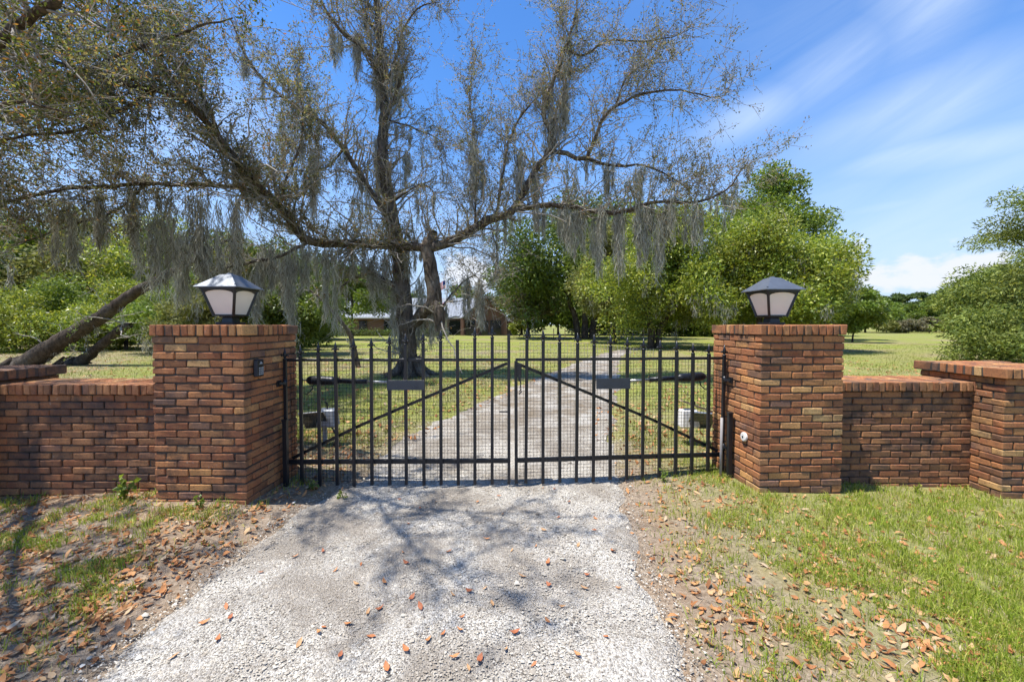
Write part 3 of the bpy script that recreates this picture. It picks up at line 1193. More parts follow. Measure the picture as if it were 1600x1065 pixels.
# ------------------------------------------------------------------ small fittings on the pillars
def keypad():
    d = 3.56
    base = LC + EX * (PL / 2) + EY * (d - LC.y)
    root = tag(empty('keypad', (base.x - .0205, 3.575, 1.265), YAW - R(4)), 'small black keypad box with pale buttons on the left gate pillar', 'keypad')
    mb = MB()
    mb.box((.022, 0, 0), (.044, .085, .155))
    hous = mb.build('housing', M['black'], root, bevel=.006)
    mb = MB()
    mb.box((.026, -.0445, 0), (.03, .005, .14))
    mb.build('bezel', M['plate'], root)
    for r in range(4):
        for c in range(3):
            mb = MB()
            mb.box((.0455, -.022 + c * .022, .0 - r * .018), (.005, .014, .011))
            mb.build('button', M['keypad_face'], root)
    # pale arrow over the buttons
    mb = MB()
    mb.face([(.0452, -.022, .035), (.0452, .022, .035), (.0452, .0, .062)])
    mb.build('arrow_mark', M['keypad_face'], root)
    return root


keypad()
face_r = RC - EX * (PL / 2)
yy = 3.895
root = tag(empty('reflector_disc', (face_r.x - (yy - face_r.y) * math.tan(YAW) - .004, yy, .55), YAW), 'round white plastic disc on the inner face of the right gate pillar', 'reflector')
mb = MB()
mb.tube([(.004, 0, 0), (-.012, 0, 0), (-.018, 0, 0)], [.044, .044, .036], 20)
mb.build('housing', M['white_plastic'], root)
mb = MB()
mb.tube([(-.018, 0, 0), (-.022, 0, 0)], .01, 10)
mb.build('centre_screw', M['plate'], root)


def control_box(label, x, y, style):
    zg = gz1(x, y)
    root = tag(empty('control_box', (x, y, zg)), label, 'control box', 'gate control boxes behind the gates')
    mb = MB()
    mb.box((0, .03, .13), (.045, .045, .3))
    mb.build('post', M['grey_box'], root)
    s = 1 if style == 'right' else -1
    mb = MB()
    mb.box((-.05 * s, .02, .36), (.26, .17, .24), None, (.86, .8))
    mb.build('enclosure', M['white_plastic'] if style == 'right' else M['grey_box'], root, bevel=.02)
    rot = Matrix.Rotation(R(-58), 3, 'X') @ Matrix.Rotation(R(6 * s), 3, 'Z')
    mb = MB()
    mb.box((.09 * s, -.06, .345), (.33, .26, .012), rot)
    sp = mb.build('solar_panel', M['solar'], root)
    mb = MB()
    for dx, dy, w, h in ((0, .13, .345, .014), (0, -.13, .345, .014), (-.166, 0, .014, .26), (.166, 0, .014, .26)):
        mb.box(Vector((.09 * s, -.06, .345)) + rot @ Vector((dx, dy, .004)), (w, h, .02), rot)
    mb.build('panel_frame', M['steel'], sp)
    if style == 'right':
        mb = MB()
        mb.bar((-.16, .0, .6), (.26, .02, .45), .09, .022)
        mb.build('plank_cover', M['wood'], root)
        mb = MB()
        mb.box((.0, .0, .56), (.05, .04, .05))
        mb.build('clamp', M['black'], root)
        mb = MB()
        mb.face([(-.085, -.082, .39), (-.05, -.082, .41), (-.015, -.082, .39), (-.05, -.082, .375)])
        mb.build('emblem', M['black'], root)
    else:
        mb = MB()
        mb.tube([(.05, .0, .48), (.048, .0, .56), (.02, 0, .57)], .012, 6)
        mb.build('antenna', M['black'], root)
        mb = MB()
        mb.tube([(.1, -.03, .3), (.2, -.06, .12), (.16, -.08, .0)], .012, 6)
        mb.build('cable', M['black'], root)
    return root


control_box('grey control box with tilted panel behind the left gate leaf', -2.5, 5.25, 'left')
control_box('white control box with a plank on top behind the right gate leaf', 2.42, 5.3, 'right')

# ------------------------------------------------------------------ the house far behind the oak
def slab(mb, pts, th):
    """thin roof plane from four corners, th thick downwards"""
    a = [mb.bm.verts.new(p) for p in pts]
    b = [mb.bm.verts.new((p[0], p[1], p[2] - th)) for p in pts]
    n = len(pts)
    mb.bm.faces.new(a)
    mb.bm.faces.new(b[::-1])
    for k in range(n):
        mb.bm.faces.new((a[k], b[k], b[(k + 1) % n], a[(k + 1) % n]))


def seams(name, parent, c00, c10, c01, c11, n):
    """standing seams on a roof plane: c00-c10 along the eave, c01-c11 along the ridge"""
    mb = MB()
    c00, c10, c01, c11 = map(Vector, (c00, c10, c01, c11))
    for i in range(n + 1):
        t = i / n
        mb.bar(c00.lerp(c10, t) + Vector((0, 0, .02)), c01.lerp(c11, t) + Vector((0, 0, .02)), .05, .05)
    return tag(mb.build(name, M['roof_metal'], parent), kind='stuff')


def house():
    d = 60.0
    X = lambda px: (px - 800) / F * d
    root = tag(empty('brick_house', (X(700), d, 0)), 'low brick house with grey metal roof and dark gable behind the oak', 'house')
    ox = X(700)
    def lx(px):
        return X(px) - ox
    xl, xr, gl_, gr_ = lx(470), lx(735), lx(722), lx(796)
    eave, ridge = 2.95, 6.1
    # main block
    mb = MB()
    mb.box(((xl + xr) / 2, 6, eave / 2), (xr - xl, 8, eave))
    mb.build('wall', M['house_brick'], root)
    mb = MB()
    slab(mb, [(xl - .5, 1.4, eave - .12), (xr + .2, 1.4, eave - .12), (xr + .2, 6, ridge), (xl - .5, 6, ridge)], .12)
    rf = mb.build('roof', M['roof_metal'], root)
    seams('roof_seam', rf, (xl - .5, 1.4, eave - .12), (xr, 1.4, eave - .12), (xl - .5, 6, ridge), (xr, 6, ridge), 56)
    mb = MB()
    slab(mb, [(xr + .2, 10.6, eave - .12), (xl - .5, 10.6, eave - .12), (xl - .5, 6.01, ridge), (xr + .2, 6.01, ridge)], .12)
    mb.build('roof', M['roof_metal'], root)
    mb = MB()
    mb.box(((xl + xr) / 2, 1.36, eave - .2), (xr - xl + .7, .06, .2))
    mb.build('fascia', M['white_trim'], root)
    # gable wing in front, dark brick under deep eaves
    gx = (gl_ + gr_) / 2
    pk = 6.15
    mb = MB()
    mb.prism([(gl_ + .5, 0), (gr_ - .5, 0), (gr_ - .5, eave), (gx, pk - .25), (gl_ + .5, eave)], .6, 8)
    mb.build('gable_wall', M['house_brick'], root)
    for s, xe in ((-1, gl_), (1, gr_)):
        mb = MB()
        pts = [(xe - .1 * -s * -1, -.5, eave - .32), (gx, -.5, pk), (gx, 8.2, pk), (xe - .1 * -s * -1, 8.2, eave - .32)]
        slab(mb, pts if s > 0 else pts[::-1], .1)
        r = mb.build('gable_roof', M['roof_metal'], root)
        mb = MB()
        mb.bar((xe, -.53, eave - .42), (gx, -.53, pk - .1), .06, .24, (0, 1, 0))
        mb.build('barge_board', M['trim'], r)
    # lean-to porch on the right with its dark post and low roof
    mb = MB()
    slab(mb, [(gr_ - .6, -.2, eave - .35), (gr_ + .9, -.2, eave - .65), (gr_ + .9, 6, eave - .65), (gr_ - .6, 6, eave - .35)], .1)
    mb.build('porch_roof', M['roof_metal'], root)
    mb = MB()
    mb.box((gr_ + .1, 2.4, 1.15), (.9, 4.6, 2.3))
    mb.build('porch_wall', M['trim'], root)
    for px in (722, 745, 790):
        mb = MB()
        mb.box((lx(px), .2, 1.35), (.45, .45, 2.7))
        mb.build('column', M['house_brick'], root)
    # openings
    def opening(px, w, h, z, y, name='window'):
        mb = MB()
        mb.box((lx(px), y, z), (w + .24, .1, h + .24))
        f = mb.build(name, M['trim'], root)
        mb = MB()
        mb.box((lx(px), y - .06, z), (w, .05, h))
        mb.build('pane' if name == 'window' else 'panel', M['dark_glass'], f)
    for px in (498, 527, 560, 600, 655):
        opening(px, 1.0, 1.7, 1.35, 1.96)
    opening(708, 1.7, 2.2, 1.15, 1.96, 'door')
    for px in (735, 774):
        opening(px, 1.5, 2.1, 1.2, .56)
    opening(757, .9, 2.2, 1.1, .56, 'door')
    mb = MB()
    mb.box((lx(575), 7, ridge + .2), (1.2, .9, 1.6))
    mb.build('chimney', M['house_brick'], root)
    return root


house()

# flag pole with a limp flag
fx, fy = (697 - 800) / F * 40, 40.0
root = tag(empty('flag_pole', (fx, fy, 0)), 'thin white flag pole with a limp striped flag before the house', 'flag pole')
mb = MB()
mb.tube([(0, 0, -.1), (0, 0, 3.4), (0, 0, 6.7)], [.045, .038, .025], 8)
mb.build('pole', M['white_trim'], root, smooth=True)
mb = MB()
bmesh.ops.create_uvsphere(mb.bm, u_segments=8, v_segments=6, radius=.06, matrix=Matrix.Translation((0, 0, 6.74)))
mb.build('ball', M['steel'], root)


def flag(z_top, w, h):
    nu, nv = 14, 10
    V, Q, uv = [], [], []
    for j in range(nv + 1):
        for i in range(nu + 1):
            u, v = i / nu, j / nv
            droop = u * u * .75 * h
            V.append((-.03 - u * w * .55, .09 * math.sin(u * 11 + v * 2) * u, z_top - h * (1 - v) - droop * (1 - .25 * v)))
            uv.append((u, v))
    for j in range(nv):
        for i in range(nu):
            a = j * (nu + 1) + i
            Q.append((a, a + 1, a + nu + 2, a + nu + 1))
    me = mesh_np('flag', V, Q, None, True)
    l = me.uv_layers.new(name='UVMap')
    idx = np.zeros(len(me.loops), dtype=np.int32)
    me.loops.foreach_get('vertex_index', idx)
    l.data.foreach_set('uv', np.array(uv, dtype=np.float32)[idx].ravel())
    return link('flag', me, M['flag'], root)


flag(6.1, 1.3, .8)
flag(4.0, .8, .5)

# ------------------------------------------------------------------ tree builders
def norm(a):
    return a / np.maximum(np.linalg.norm(a, axis=-1, keepdims=True), 1e-9)


class Cloud:
    """gathers quads / tris of thousands of small pieces for one mesh"""
    def __init__(self):
        self.v, self.q, self.t, self.n = [], [], [], 0

    def add(self, V, quads=None, tris=None):
        V = V.reshape(-1, 3)
        if quads is not None and len(quads):
            self.q.append(quads.reshape(-1, 4) + self.n)
        if tris is not None and len(tris):
            self.t.append(tris.reshape(-1, 3) + self.n)
        self.v.append(V)
        self.n += len(V)

    def build(self, name, mat, parent, smooth=False, origin=(0, 0, 0), stuff=True):
        V = np.concatenate(self.v) - np.array(origin)[None]
        me = mesh_np(name, V, np.concatenate(self.q) if self.q else None, np.concatenate(self.t) if self.t else None, smooth)
        o = link(name, me, mat, parent)
        if stuff:
            o['kind'] = 'stuff'
        return o


def tubes(cl, Pn, Rn, sides=4):
    """Pn [N,K,3] centre lines, Rn [N,K] radii"""
    N, K, _ = Pn.shape
    T = np.empty_like(Pn)
    T[:, 1:-1] = Pn[:, 2:] - Pn[:, :-2]
    T[:, 0] = Pn[:, 1] - Pn[:, 0]
    T[:, -1] = Pn[:, -1] - Pn[:, -2]
    T = norm(T)
    ov = norm(Pn[:, -1] - Pn[:, 0])
    ref = np.where(np.abs(ov[:, 2:3]) < .8, np.array([[0, 0, 1.]]), np.array([[1., 0, 0]]))[:, None, :]
    A = norm(np.cross(T, np.repeat(ref, K, 1)))
    B = np.cross(T, A)
    an = np.arange(sides) * 2 * np.pi / sides
    V = Pn[:, :, None, :] + Rn[:, :, None, None] * (A[:, :, None, :] * np.cos(an)[None, None, :, None] + B[:, :, None, :] * np.sin(an)[None, None, :, None])
    base = (np.arange(N) * K * sides)[:, None, None]
    k = (np.arange(K - 1) * sides)[None, :, None]
    s = np.arange(sides)[None, None, :]
    s2 = (np.arange(sides) + 1)[None, None, :] % sides
    Q = np.stack([base + k + s, base + k + s2, base + k + sides + s2, base + k + sides + s], -1)
    cl.add(V, Q)


def limb_curve(pts, rad, step=.22, wig=.0):
    """smooth a polyline of (x,y,z); returns points [K,3], radii [K]"""
    p = np.array(pts, float)
    r = np.array(rad, float) if hasattr(rad, '__len__') else np.linspace(rad, rad * .5, len(p))
    if len(r) != len(p):
        r = np.interp(np.linspace(0, 1, len(p)), np.linspace(0, 1, len(r)), r)
    e = np.vstack([2 * p[0] - p[1], p, 2 * p[-1] - p[-2]])
    out, ro = [], []
    for i in range(len(p) - 1):
        p0, p1, p2, p3 = e[i], e[i + 1], e[i + 2], e[i + 3]
        n = max(2, int(np.linalg.norm(p2 - p1) / step))
        for k in range(n):
            t = k / n
            out.append(.5 * (2 * p1 + (p2 - p0) * t + (2 * p0 - 5 * p1 + 4 * p2 - p3) * t * t + (3 * p1 - p0 - 3 * p2 + p3) * t ** 3))
            ro.append(r[i] * (1 - t) + r[i + 1] * t)
    out.append(p[-1])
    ro.append(r[-1])
    out, ro = np.array(out), np.array(ro)
    if wig:
        out[1:-1] += RNG.normal(0, wig, (len(out) - 2, 3))
    ro = ro * RNG.normal(1, .05, len(ro))
    return out, ro


def leaves(cl, C, D, S, asp=.42, tri=False):
    """leaf quads at C pointing along D, length S"""
    N = len(C)
    D = norm(D)
    rnd = norm(RNG.normal(size=(N, 3)))
    W = norm(np.cross(D, rnd)) * (S * asp * .5)[:, None]
    Nn = norm(np.cross(D, W)) * (S * .08)[:, None]
    tip = C + D * S[:, None]
    if tri:
        cl.add(np.stack([C - W * 1.15, C + W * 1.15, tip], 1), None, (np.arange(N) * 3)[:, None] + np.arange(3)[None])
        return
    mid = C + D * (S * .5)[:, None]
    V = np.stack([C, mid + W + Nn, tip, mid - W + Nn], 1)
    cl.add(V, (np.arange(N) * 4)[:, None] + np.arange(4)[None])


def moss_strands(cl, C, L, W, sway=.06, K=4):
    """hanging ribbons from C, length L, width W"""
    N = len(C)
    t = np.linspace(0, 1, K)
    dirn = RNG.normal(0, 1, (N, 2))
    Pn = np.repeat(C[:, None, :], K, 1).astype(float)
    Pn[:, :, 2] -= L[:, None] * t[None]
    bend = RNG.normal(0, sway, (N, 2))
    cur = RNG.normal(0, .042, (N, K, 2)) * np.clip(L * 2.2, .35, 1.5)[:, None, None]
    cur[:, 0] = 0
    Pn[:, :, :2] += bend[:, None, :] * (t ** 1.5)[None, :, None] * L[:, None, None] + cur
    a = RNG.uniform(0, np.pi, N)
    wv = np.stack([np.cos(a), np.sin(a) * .6, np.zeros(N)], -1)
    prof = np.array([.6, 1.0, .95, .7, .12]) if K == 5 else np.array([.6, 1.0, .8, .12])
    off = wv[:, None, :] * (W[:, None] * prof[None])[..., None] * .5
    V = np.stack([Pn - off, Pn + off], 2)
    base = (np.arange(N) * K * 2)[:, None]
    k = (np.arange(K - 1) * 2)[None]
    cl.add(V, np.stack([base + k, base + k + 1, base + k + 3, base + k + 2], -1))


def moss_clump(cl, c, length, radius, n, w=.017):
    """a beard: many short curly tufts hung below one another, ragged towards the tip"""
    n = int(n * 1.35)
    t = RNG.random(n) ** .9
    prof = np.minimum(1.0, .45 + 1.6 * t) * (1 - .75 * t ** 2)
    off = RNG.normal(0, radius * .55, (n, 3)) * prof[:, None]
    off[:, 2] = -t * length * .85
    L = length * RNG.uniform(.06, .3, n) + .05
    moss_strands(cl, np.asarray(c)[None] + off, L, RNG.uniform(.5, 1.3, n) * w, .22)


def sprout(starts, tang, n_per, len_rng, rad, up=.6, spread=1.0, K=5, wig=.12, droop=0.0):
    """side branches from points [N,3] with parent tangents; returns [M,K,3], [M,K]"""
    idx = np.repeat(np.arange(len(starts)), n_per)
    M_ = len(idx)
    d = norm(norm(RNG.normal(size=(M_, 3))) * spread + tang[idx] * .55 + np.array([0, 0, up])[None])
    L = RNG.uniform(*len_rng, M_)
    t = np.linspace(0, 1, K)
    Pn = starts[idx][:, None, :] + d[:, None, :] * (L[:, None] * t[None])[..., None]
    w = np.cumsum(RNG.normal(0, wig, (M_, K, 3)), 1) * L[:, None, None] / K * 1.6
    w -= w[:, :1]
    Pn = Pn + w
    Pn[:, :, 2] -= droop * (t ** 2)[None] * L[:, None]
    r = np.asarray(rad) if hasattr(rad, '__len__') else rad
    Rn = (r if np.ndim(r) == 0 else r[idx])
    Rn = np.broadcast_to(np.asarray(Rn), (M_,))[:, None] * np.linspace(1, .3, K)[None]
    return Pn, Rn


def along(Pn, t0=.3, n=4):
    """n random points along each curve, with tangents"""
    N, K, _ = Pn.shape
    t = RNG.uniform(t0, 1, (N, n)) * (K - 1)
    i = np.clip(t.astype(int), 0, K - 2)
    f = (t - i)[..., None]
    a = Pn[np.arange(N)[:, None], i]
    b = Pn[np.arange(N)[:, None], i + 1]
    return (a + (b - a) * f).reshape(-1, 3), norm((b - a).reshape(-1, 3))


def px_limb(pts):
    """(px, py, depth) list -> world points"""
    return [tuple(P(*p)) for p in pts]


class Oak:
    def __init__(self, label, base, group=None, name='oak_tree', cat='tree'):
        self.root = tag(empty(name, base), label, cat, group)
        self.base = np.array(base, float)
        self.trunk, self.limb, self.twig, self.leaf, self.moss = Cloud(), Cloud(), Cloud(), Cloud(), Cloud()
        self.curves = []
        self.k = 1.0

    def add_limb(self, pts, rad, trunk=False, sides=9, wig=.012, density=1.0, leafy=1.0, mossy=1.0):
        rad = [q * self.k for q in rad]
        c, r = limb_curve(pts, rad, .2, wig)
        tubes(self.trunk if trunk else self.limb, c[None], r[None], 14 if trunk else sides)
        self.curves.append((c, r, density, leafy, mossy))

    def grow(self, sec_per_m=3.0, sec_len=(.6, 1.7), ter=5, ter_len=(.2, .6), lf=14, size=(.035, .06), up=.55, leaf_spread=.07, droop=.1):
        for c, r, den, lfy, mo in self.curves:
            if den <= 0:
                continue
            seg = np.linalg.norm(np.diff(c, axis=0), axis=1)
            n = max(1, int(seg.sum() * sec_per_m * den))
            i = RNG.integers(1, len(c) - 1, n) if len(c) > 2 else np.zeros(n, int)
            T = norm(c[np.minimum(i + 1, len(c) - 1)] - c[i - 1])
            S, Rr = sprout(c[i], T, 1, sec_len, np.clip(r[i] * .35, .008, .03), up, 1.0, 6, .16, droop)
            tubes(self.twig, S, Rr, 4)
            p, t = along(S, .2, ter)
            S2, R2 = sprout(p, t, 1, ter_len, .0065, .3, 1.0, 4, .18, .05)
            tubes(self.twig, S2[:, ::3], R2[:, ::3], 3)
            nl = int(lf * lfy)
            if nl > 0:
                q, t2 = along(S2, .15, nl)
                q = q + RNG.normal(0, leaf_spread * .5, q.shape)
                d = t2 * .6 + RNG.normal(0, .8, q.shape)
                leaves(self.leaf, q, d, RNG.uniform(*size, len(q)))

    def drape(self, per_m=1.2, length=(.25, .8), radius=.10, n=36, rmin=.03):
        for c, r, den, lfy, mo in self.curves:
            if mo <= 0:
                continue
            seg = np.linalg.norm(np.diff(c, axis=0), axis=1).sum()
            m = int(seg * per_m * mo)
            for k in range(m):
                i = random.randrange(len(c))
                L = random.uniform(*length) * random.choice((.6, 1, 1, 1.5))
                moss_clump(self.moss, c[i] + np.array([0, 0, -r[i] * .6]), L, radius * random.uniform(.6, 1.5), n)

    def finish(self, bark='bark', leaf='oak_leaf'):
        b = self.base
        self.trunk.build('trunk', M[bark], self.root, True, b, stuff=False)
        if self.limb.v:
            self.limb.build('limb', M[bark], self.root, True, b)
        if self.twig.v:
            self.twig.build('twig', M['twig'], self.root, False, b)
        if self.leaf.v:
            self.leaf.build('crown', M[leaf], self.root, False, b)
        if self.moss.v:
            self.moss.build('hanging_moss', M['moss'], self.root, False, b)


# ------------------------------------------------------------------ the great oak behind the gate
bx, by = G(640, 590)
oak = Oak('old moss-hung live oak with forked trunk behind the left gate leaf', (bx, by, gz1(bx, by)))
D0 = by
oak.k = .72
z_base = gz1(bx, by)
tr = px_limb([(640, 594, D0), (638, 560, D0), (634, 500, D0), (629, 450, D0), (624, 400, D0 + .1), (612, 330, D0 + .2), (601, 255, D0 + .3), (603, 160, D0 + .3), (597, 70, D0 + .4), (590, -40, D0 + .4)])
oak.add_limb(tr, [.52, .40, .36, .34, .31, .27, .23, .2, .15, .09], True, density=.9, leafy=.25, mossy=3.0)
# buttress roots
for a in range(7):
    an = a * .9 + .3
    e = Vector((math.cos(an), math.sin(an), 0))
    b0 = Vector((bx, by, z_base))
    c, r = limb_curve([b0 + e * .2 + Vector((0, 0, .55)), b0 + e * .42 + Vector((0, 0, .18)), b0 + e * .75 + Vector((0, 0, .02)), b0 + e * 1.05 + Vector((0, 0, -.08))], [.14, .13, .08, .03])
    tubes(oak.trunk, c[None], r[None], 8)
B0, B1 = D0 - .15, D0 - .5
oak.k = .8
# right-hand fork and its hanging stub
oak.add_limb(px_limb([(640, 512, D0), (660, 492, B0 - .1), (679, 470, B1), (674, 425, B1), (668, 386, B1)]), [.2, .24, .27, .25, .24], True, density=0, mossy=2.0)
oak.add_limb(px_limb([(678, 468, B1), (687, 492, B1 - .1), (685, 518, B1 - .1)]), [.24, .22, .12], True, density=.4, leafy=.2, mossy=3)
oak.add_limb(px_limb([(668, 386, B1), (676, 372, B1), (679, 362, B1 - .1)]), [.24, .2, .13], False, density=1, leafy=1, mossy=0)
# long left limb sweeping towards the road
oak.k = .68
oak.add_limb(px_limb([(668, 388, B1), (620, 385, 12.2), (545, 381, 11.4), (485, 377, 10.6), (440, 325, 9.9), (402, 288, 9.3), (370, 250, 8.8), (330, 196, 8.2), (298, 162, 7.7), (250, 146, 7.2), (180, 131, 6.7), (85, 100, 6.2), (-10, 88, 5.8), (-120, 60, 5.3)]),
             [.2, .18, .17, .16, .145, .13, .12, .1, .085, .07, .06, .05, .04, .02], density=1.75, leafy=1.1, mossy=1.3)
oak.add_limb(px_limb([(440, 325, 9.9), (400, 302, 9.6), (345, 292, 9.2), (232, 291, 8.5), (110, 296, 7.8), (0, 318, 7.2), (-110, 330, 6.8)]), [.1, .08, .07, .055, .05, .035, .02], density=1.6, leafy=.9, mossy=1.8)
oak.add_limb(px_limb([(485, 377, 10.6), (440, 400, 10.2), (385, 412, 9.8), (335, 425, 9.4), (310, 440, 9.2)]), [.08, .055, .045, .03, .02], density=1.0, leafy=.4, mossy=2.2)
oak.add_limb(px_limb([(350, 222, 8.5), (338, 190, 8.4), (322, 150, 8.3), (290, 90, 8.2), (270, 20, 8.1)]), [.07, .055, .045, .035, .02], density=1.5, leafy=1.2, mossy=.6)
oak.add_limb(px_limb([(440, 322, 9.9), (452, 280, 9.9), (470, 240, 10), (478, 190, 10), (470, 120, 10.1)]), [.06, .05, .04, .03, .015], density=1.4, leafy=1.2, mossy=1)
oak.add_limb(px_limb([(300, 163, 7.7), (260, 110, 7.4), (215, 70, 7.1), (150, 40, 6.8), (90, 10, 6.5)]), [.06, .05, .04, .03, .02], density=1.5, leafy=1.3, mossy=.7)
oak.add_limb(px_limb([(250, 146, 7.2), (200, 175, 6.9), (140, 205, 6.6), (60, 215, 6.3), (-20, 230, 6.1)]), [.05, .04, .035, .03, .02], density=1.5, leafy=1.2, mossy=1)
oak.add_limb(px_limb([(232, 291, 8.5), (190, 330, 8.3), (130, 350, 8.1), (70, 370, 7.9), (20, 385, 7.8)]), [.04, .035, .03, .025, .015], density=1.4, leafy=.8, mossy=1.2)
# right limb with its upright head and mossy outreach
oak.add_limb(px_limb([(668, 388, B1), (695, 382, B1), (725, 368, 12.2), (765, 345, 12.0), (800, 331, 11.9), (835, 270, 11.8), (856, 243, 11.7), (862, 215, 11.7), (848, 182, 11.7), (862, 140, 11.6), (880, 90, 11.6), (896, 40, 11.6), (900, 5, 11.6)]),
             [.24, .22, .21, .19, .17, .14, .125, .11, .1, .08, .06, .045, .02], density=1.0, leafy=.55, mossy=1.5)
oak.add_limb(px_limb([(800, 331, 11.9), (850, 323, 11.6), (900, 326, 11.3), (960, 334, 11.0), (1020, 318, 10.8), (1080, 318, 10.6), (1130, 300, 10.4), (1165, 255, 10.3)]), [.12, .11, .1, .085, .07, .05, .035, .015], density=1.1, leafy=.8, mossy=2.6)
oak.add_limb(px_limb([(862, 240, 11.7), (885, 243, 11.6), (915, 250, 11.4), (938, 195, 11.2), (962, 170, 11.1), (1010, 150, 10.9), (1060, 148, 10.8), (1115, 158, 10.7), (1135, 146, 10.6)]), [.1, .1, .09, .075, .06, .045, .03, .02, .008], density=1.0, leafy=.5, mossy=.6)
oak.add_limb(px_limb([(915, 250, 11.4), (960, 262, 11.2), (1005, 262, 11.0), (1045, 278, 10.9), (1075, 300, 10.8)]), [.07, .055, .04, .03, .015], density=1.3, leafy=.8, mossy=1.3)
oak.add_limb(px_limb([(885, 85, 11.6), (910, 95, 11.5), (945, 75, 11.3), (1000, 74, 11.2), (1045, 66, 11.1), (1080, 52, 11.0)]), [.05, .045, .04, .03, .02, .008], density=1.1, leafy=.6, mossy=.3)
oak.add_limb(px_limb([(775, 343, 12), (782, 300, 12), (798, 215, 12), (836, 160, 11.9), (850, 150, 11.9)]), [.075, .06, .05, .035, .02], density=1.2, leafy=.7, mossy=1)
oak.add_limb(px_limb([(742, 356, 12.1), (744, 300, 12.1), (742, 225, 12.1), (735, 160, 12.1), (742, 100, 12.1)]), [.05, .035, .03, .02, .008], density=1.2, leafy=.8, mossy=1.2)
oak.add_limb(px_limb([(862, 215, 11.7), (868, 180, 11.8), (885, 120, 11.9), (888, 70, 11.9), (860, 20, 12)]), [.06, .05, .04, .03, .01], density=1.2, leafy=.6, mossy=1.4)
oak.add_limb(px_limb([(960, 170, 11.1), (975, 130, 11), (1000, 110, 11), (1040, 105, 10.9)]), [.04, .03, .02, .01], density=1.2, leafy=.6, mossy=.3)
oak.add_limb(px_limb([(765, 346, 12), (772, 370, 11.9), (778, 400, 11.9), (773, 430, 11.8)]), [.03, .025, .02, .01], density=1, leafy=.4, mossy=1.5)
oak.add_limb(px_limb([(690, 480, B1), (720, 445, 12.1), (742, 430, 12), (752, 450, 11.9), (752, 490, 11.8)]), [.05, .04, .03, .02, .01], density=1.2, leafy=.4, mossy=2.5)
# the upper trunk's branches
for pts, rad in (
    ([(602, 158, D0 + .3), (588, 108, D0), (566, 78, D0 - .2), (535, 55, D0 - .4), (512, 20, D0 - .5), (495, -20, D0 - .6)], [.13, .1, .09, .07, .05, .03]),
    ([(603, 150, D0 + .3), (622, 100, D0 + .1), (632, 60, D0), (655, 25, D0 - .1), (690, 15, D0 - .2)], [.08, .065, .05, .035, .015]),
    ([(606, 190, D0 + .3), (622, 150, D0 + .2), (640, 98, D0 + .2)], [.08, .06, .03]),
    ([(618, 360, D0 + .2), (575, 290, D0), (540, 235, D0 - .2), (500, 190, D0 - .5), (455, 165, D0 - .8), (400, 110, D0 - 1.1), (370, 40, D0 - 1.3)], [.14, .12, .1, .085, .07, .05, .025]),
    ([(612, 320, D0 + .2), (640, 300, D0), (665, 290, D0), (690, 320, D0 - .1)], [.06, .045, .03, .012]),
    ([(604, 190, D0 + .3), (650, 205, D0 + .1), (690, 225, D0), (700, 270, D0)], [.045, .035, .02, .008]),
    ([(629, 450, D0), (605, 440, D0 - .1), (585, 428, D0 - .3), (560, 432, D0 - .5), (530, 450, D0 - .8)], [.16, .13, .1, .07, .03]),
    ([(540, 235, D0 - .2), (520, 260, D0 - .5), (480, 270, D0 - .9), (430, 260, D0 - 1.3)], [.06, .045, .03, .015]),
    ([(597, 70, D0 + .4), (575, 30, D0 + .3), (560, -20, D0 + .2)], [.07, .05, .03]),
):
    oak.add_limb(px_limb(pts), rad, density=1.25, leafy=.6, mossy=2.2)
oak.grow(sec_per_m=12.5, sec_len=(.4, 1.9), ter=9, ter_len=(.2, .6), lf=11, size=(.045, .08))
oak.drape(per_m=1.8, length=(.25, .85), radius=.085, n=50)
